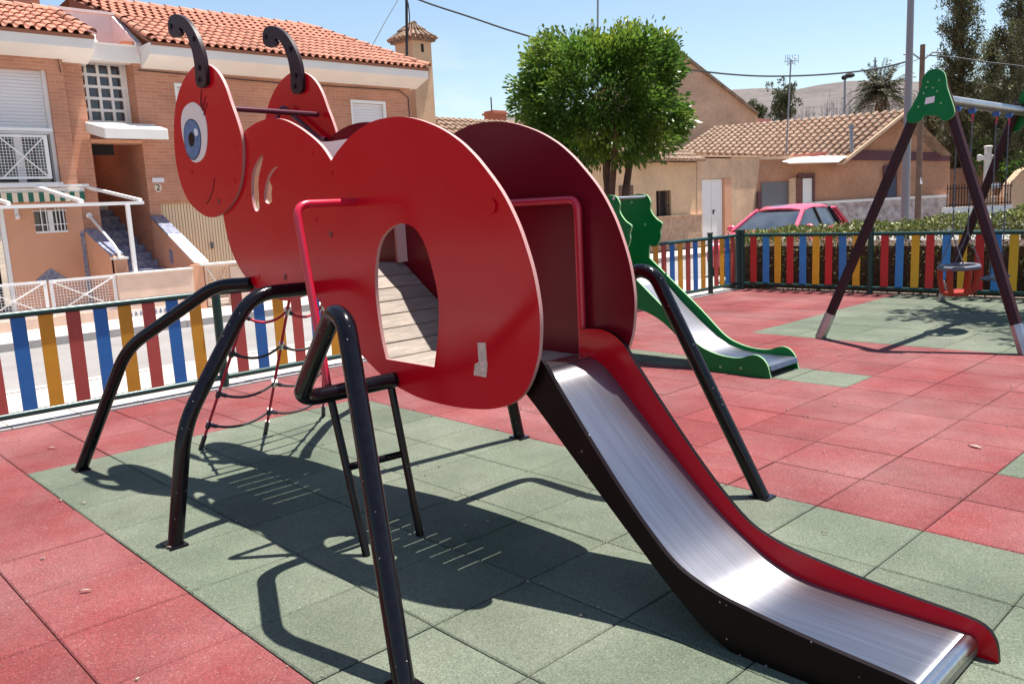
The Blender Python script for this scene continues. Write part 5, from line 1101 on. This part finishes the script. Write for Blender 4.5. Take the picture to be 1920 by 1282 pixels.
# palm
pb = P(1652, 232, 48); pt_ = thing('palm_tree', 'feathery date palm rising behind the clay tiled roof', 'tree', (pb.x, pb.y, OZ))
top = P(1652, 172, 48); mk('trunk', MB().tube([(pb.x, pb.y, OZ), (pb.x, pb.y, top.z * .5), (top.x, top.y, top.z)], [.32, .28, .34], 10), M_BARK, pt_, smooth=True)
PPp = []; PGp = []; PSp = []; PY = []
for k in range(95):
    a = rng.random() * 6.283; el = rng.uniform(-.5, 1.35); Lf = rng.uniform(2.0, 2.8); hd = np.array([math.cos(a), math.sin(a), 0.])
    wind = np.array(hR) * .35
    for t in np.linspace(.08, 1, 26):
        p = np.array(top) + hd * Lf * t * math.cos(el) * (1 - .15 * t) + np.array([0, 0, 1]) * (Lf * t * math.sin(el) - 1.0 * t * t * (.6 + .7 * math.cos(el))) + wind * t * t * .4
        sdv = np.cross(hd, [0, 0, 1])
        for sgn in (-1, 1):
            PPp.append(p); PGp.append(sdv * sgn + hd * .8 + np.array([0, 0, -.5]) + rng.normal(size=3) * .15); PSp.append(.42 * (1 - .5 * t)); PY.append(1.0 if el < -.25 else .0)
link(bpy.data.objects.new('crown', leaf_mesh('crown', np.array(PPp), np.array(PGp), np.array(PSp), M_PALM, tint(len(PPp)), np.array(PY) * rng.random(len(PY)), .14)), pt_)
# two pines on the slope
for px, py, dp, hh, rr, lab in ((1468, 196, 110, 2.3, 1.7, 'bushy olive green pine on the slope behind the aerial'), (1415, 214, 120, 1.2, 1.3, 'small pine peeping over the end of the sandy gable')):
    c = np.array(P(px, py, dp)); t = thing('pine_tree', lab, 'tree', (c[0], c[1], 6), 'pines on the slope'); mk('trunk', MB().tube([(c[0], c[1], c[2] - 12), (c[0] + .2, c[1], c[2] - 1), (c[0], c[1], c[2] + hh * .6)], [.35, .22, .05], 7), M_BARK, t)
    cs = np.array([c + rng.normal(size=3) * [rr * .42, rr * .42, hh * .46] for _ in range(60)]); pos, gd, s = clump_crown(cs, 60, .45, .35, .4)
    link(bpy.data.objects.new('crown', leaf_mesh('crown', pos, gd, s, M_PINE, tint(len(pos)), None, .5)), t)
# dark bush and retaining wall by the cross
x, y = atg(1925, 30); rw = mk('retaining_wall', pw([(1885, 370), (1893, 345), (1915, 320), (1960, 300), (2100, 290), (2100, 400), (1885, 400)], 30, .4), M_OCHREB); tag(rw, 'curved tan retaining wall at the right edge behind the hedge', 'wall')
bu = thing('round_bush', 'dark green rounded bush on the tan retaining wall', 'bush', (x, y, 1.5)); cs = np.array([np.array(P(1925, 295, 31)) + rng.normal(size=3) * [.6, .6, .45] for _ in range(40)]); pos, gd, s = clump_crown(cs, 60, .3, .14, .2); link(bpy.data.objects.new('foliage', leaf_mesh('foliage', pos, gd, s, M_LEAF, tint(len(pos)), np.zeros(len(pos)), .5)), bu)
# stone cross in its railing
cx = thing('stone_cross', 'white stone cross on a pedestal behind an iron railing', 'monument', pz(1849, 370, 30, OZ)); cb = pz(1849, 370, 30, OZ)
def cpt(u, z): return cb + hR * u + Vector((0, 0, z))
def slab3(u0, u1, z0, z1, th, m, nm, par, bv=.02): return mk(nm, MB().obox(cpt(u0, z0) - hF * th / 2, hR * (u1 - u0), hF * th, (0, 0, z1 - z0)), m, par, bevel=bv)
slab3(-.10, .10, 1.55, 2.92, .16, M_CROSS, 'shaft', cx); slab3(-.27, -.102, 2.50, 2.66, .15, M_CROSS, 'arm', cx); slab3(.102, .27, 2.50, 2.66, .15, M_CROSS, 'arm', cx)
for u, z, a_, b_ in ((-.31, 2.58, .06, .12), (.31, 2.58, .06, .12), (0, 2.95, .14, .05)): slab3(u - a_, u + a_, z - b_, z + b_, .15, M_CROSS, 'flared_end', cx, .04)
slab3(-.28, .28, .1, 1.2, .5, M_OCHREB, 'pedestal', cx); slab3(-.16, .16, 1.2, 1.55, .3, M_OCHREB, 'plinth', cx); slab3(-.75, .75, OZ, .1, 1.4, M_CROSS, 'base_step', cx)
slab3(-.19, .19, 1.50, 1.66, .03, M_STICK, 'plaque', cx, .004).location = tuple(-hF * .5)
rl = thing('iron_railing', 'black iron railing around the stone cross', 'railing', pz(1835, 372, 28.8, OZ)); rb = pz(1835, 372, 28.8, .55)
mk('low_wall', MB().obox(rb - hR * 1.15 + Vector((0, 0, -.75)), hR * 2.35, hF * .25, (0, 0, .95)), M_OFFW, rl)
for z in (.28, .85): mk('rail', MB().bar(rb - hR * 1.1 + Vector((0, 0, z)), rb + hR * 1.15 + Vector((0, 0, z)), .04, .03), M_DARK, rl)
for k in range(23): q = rb + hR * (-1.1 + k * .1); mk('bar', MB().bar(q + Vector((0, 0, .20)), q + Vector((0, 0, .98)), .022), M_DARK, rl)
bg = mk('boundary_wall', pw([(1781, 318), (1900, 300), (1900, 470), (1781, 470)], 33, .3), M_BROWNR); tag(bg, 'dim brown boundary wall behind the stone cross', 'wall')

# ================================================================== HILL
hb = MB(); nx, ny = 60, 14; prof = [(-200, 470), (600, 260), (900, 230), (1200, 190), (1380, 175), (1450, 170), (1530, 165), (1600, 158), (1660, 150), (1720, 152), (1800, 160), (2000, 180), (2400, 230), (2900, 330)]
def hy(px): return float(np.interp(px, [p[0] for p in prof], [p[1] for p in prof]))
for j in range(ny):
    f = j / (ny - 1); dp = 150 + 330 * f
    for i in range(nx):
        px = -200 + 3100 * i / (nx - 1); tp = P(px, hy(px), 480); g = P(px, 400, dp); zt = tp.z * (f ** 1.15); zz = OZ - .5 + (zt + 1.2 * mnoise.noise(Vector((px * .012, dp * .03, 0))) * (1 + 1.5 * f)) * (1 if f > 0 else 0)
        hb.v.append((g.x, g.y, zz))
for j in range(ny - 1):
    for i in range(nx - 1): a = j * nx + i; hb.face((a, a + 1, a + nx + 1, a + nx))
ho = mk('hill', hb, M_HILL, None, smooth=80); ho['kind'] = 'structure'
# leafless grey wood on the slope
wb_ = MB()
for k in range(650):
    px = rng.uniform(1405, 1760); dp = rng.uniform(160, 330); f = (dp - 150) / 330; v = P(px, 400, dp); z = P(px, hy(px), 480).z * f ** 1.15 - 1.0; hgt = rng.uniform(5, 9) if rng.random() < .9 else rng.uniform(9, 13)
    b = Vector((v.x, v.y, z)); wb_.cyl(b, b + Vector((rng.normal() * .3, rng.normal() * .3, hgt)), .07, .03, seg=4)
    for q in range(18):
        z0 = rng.uniform(.25, .97) * hgt; a = rng.random() * 6.283; ln = rng.uniform(.8, 2.0) * (1.2 - z0 / hgt); s = b + Vector((0, 0, z0)); wb_.bar(s, s + Vector((math.cos(a) * ln, math.sin(a) * ln, ln * .8)), .05)
o = mk('bare_wood', wb_, M_BARE, None, kind='stuff'); o['label'] = 'leafless grey trees covering the hillside'; o['category'] = 'trees'

# ================================================================== LITTER
def litter(px, py, ln, wd, ang, k):
    ln *= .72; wd *= .62; d = (FWD + RGT * ((px - 960) / FPX) + DWN * ((py - 641) / FPX)); t = -CAM.z / d.z; c = CAM + d * t
    o = MB(); u = Vector((math.cos(ang), math.sin(ang), 0)); v = Vector((-u.y, u.x, 0)); n = 6; b = []
    for i in range(n + 1):
        f = i / n; w_ = wd * math.sin(math.pi * (f * .9 + .05)); p = c + u * (f - .5) * ln + Vector((0, 0, .004 + .006 * math.sin(math.pi * f)))
        o.v += [tuple(p - v * w_ / 2 + Vector((0, 0, .004))), tuple(p), tuple(p + v * w_ / 2 + Vector((0, 0, .004)))]
    for i in range(n):
        for j in (0, 1): a = i * 3 + j; o.face((a, a + 1, a + 4, a + 3))
    q = mk('fallen_leaf', o, M_LITTER); tag(q, 'largest pale leaf, alone on the red tiles at the right' if k == 5 else 'small pale dry leaf lying on the rubber tiles', 'leaf', 'fallen leaves on the tiles')
for k, (x, y, ln, wd, an) in enumerate([(160, 1110, .075, .022, .9), (96, 841, .09, .025, .75), (157, 945, .05, .02, .8), (114, 940, .05, .018, .0), (317, 1029, .05, .015, .7), (1828, 839, .13, .04, -.35), (1545, 850, .03, .015, 0), (1565, 762, .04, .02, .5), (1547, 741, .03, .02, 1), (1575, 667, .05, .03, .6), (1518, 665, .03, .02, 0), (700, 748, .04, .02, .3), (38, 825, .03, .02, .2), (281, 784, .03, .02, 0), (1745, 717, .04, .02, .4), (1897, 726, .03, .02, 0), (1510, 585, .09, .03, .2), (1545, 1001, .04, .012, .2), (1225, 1041, .05, .03, .5), (780, 620, .03, .02, 1)]):
    litter(x, y, ln, wd, an, k)

# loose rubber crumbs and grit on the tiles
gr = MB()
for k in range(520):
    x = rng.uniform(-1.3, 6.0); y = rng.uniform(-.9, 10.8)
    if rng.random() < .5: (x, y) = (round(x / .5) * .5 + rng.normal() * .012, y) if rng.random() < .5 else (x, round(y / .5) * .5 + rng.normal() * .012)
    r = rng.uniform(.002, .006); gr.bar((x, y, .003), (x + r * 2, y + rng.normal() * r, .004 + r * .5), r * 1.2, r)
mk('floor_grit', gr, mat('pale_grit', (.34, .27, .23), .9), None, kind='stuff')
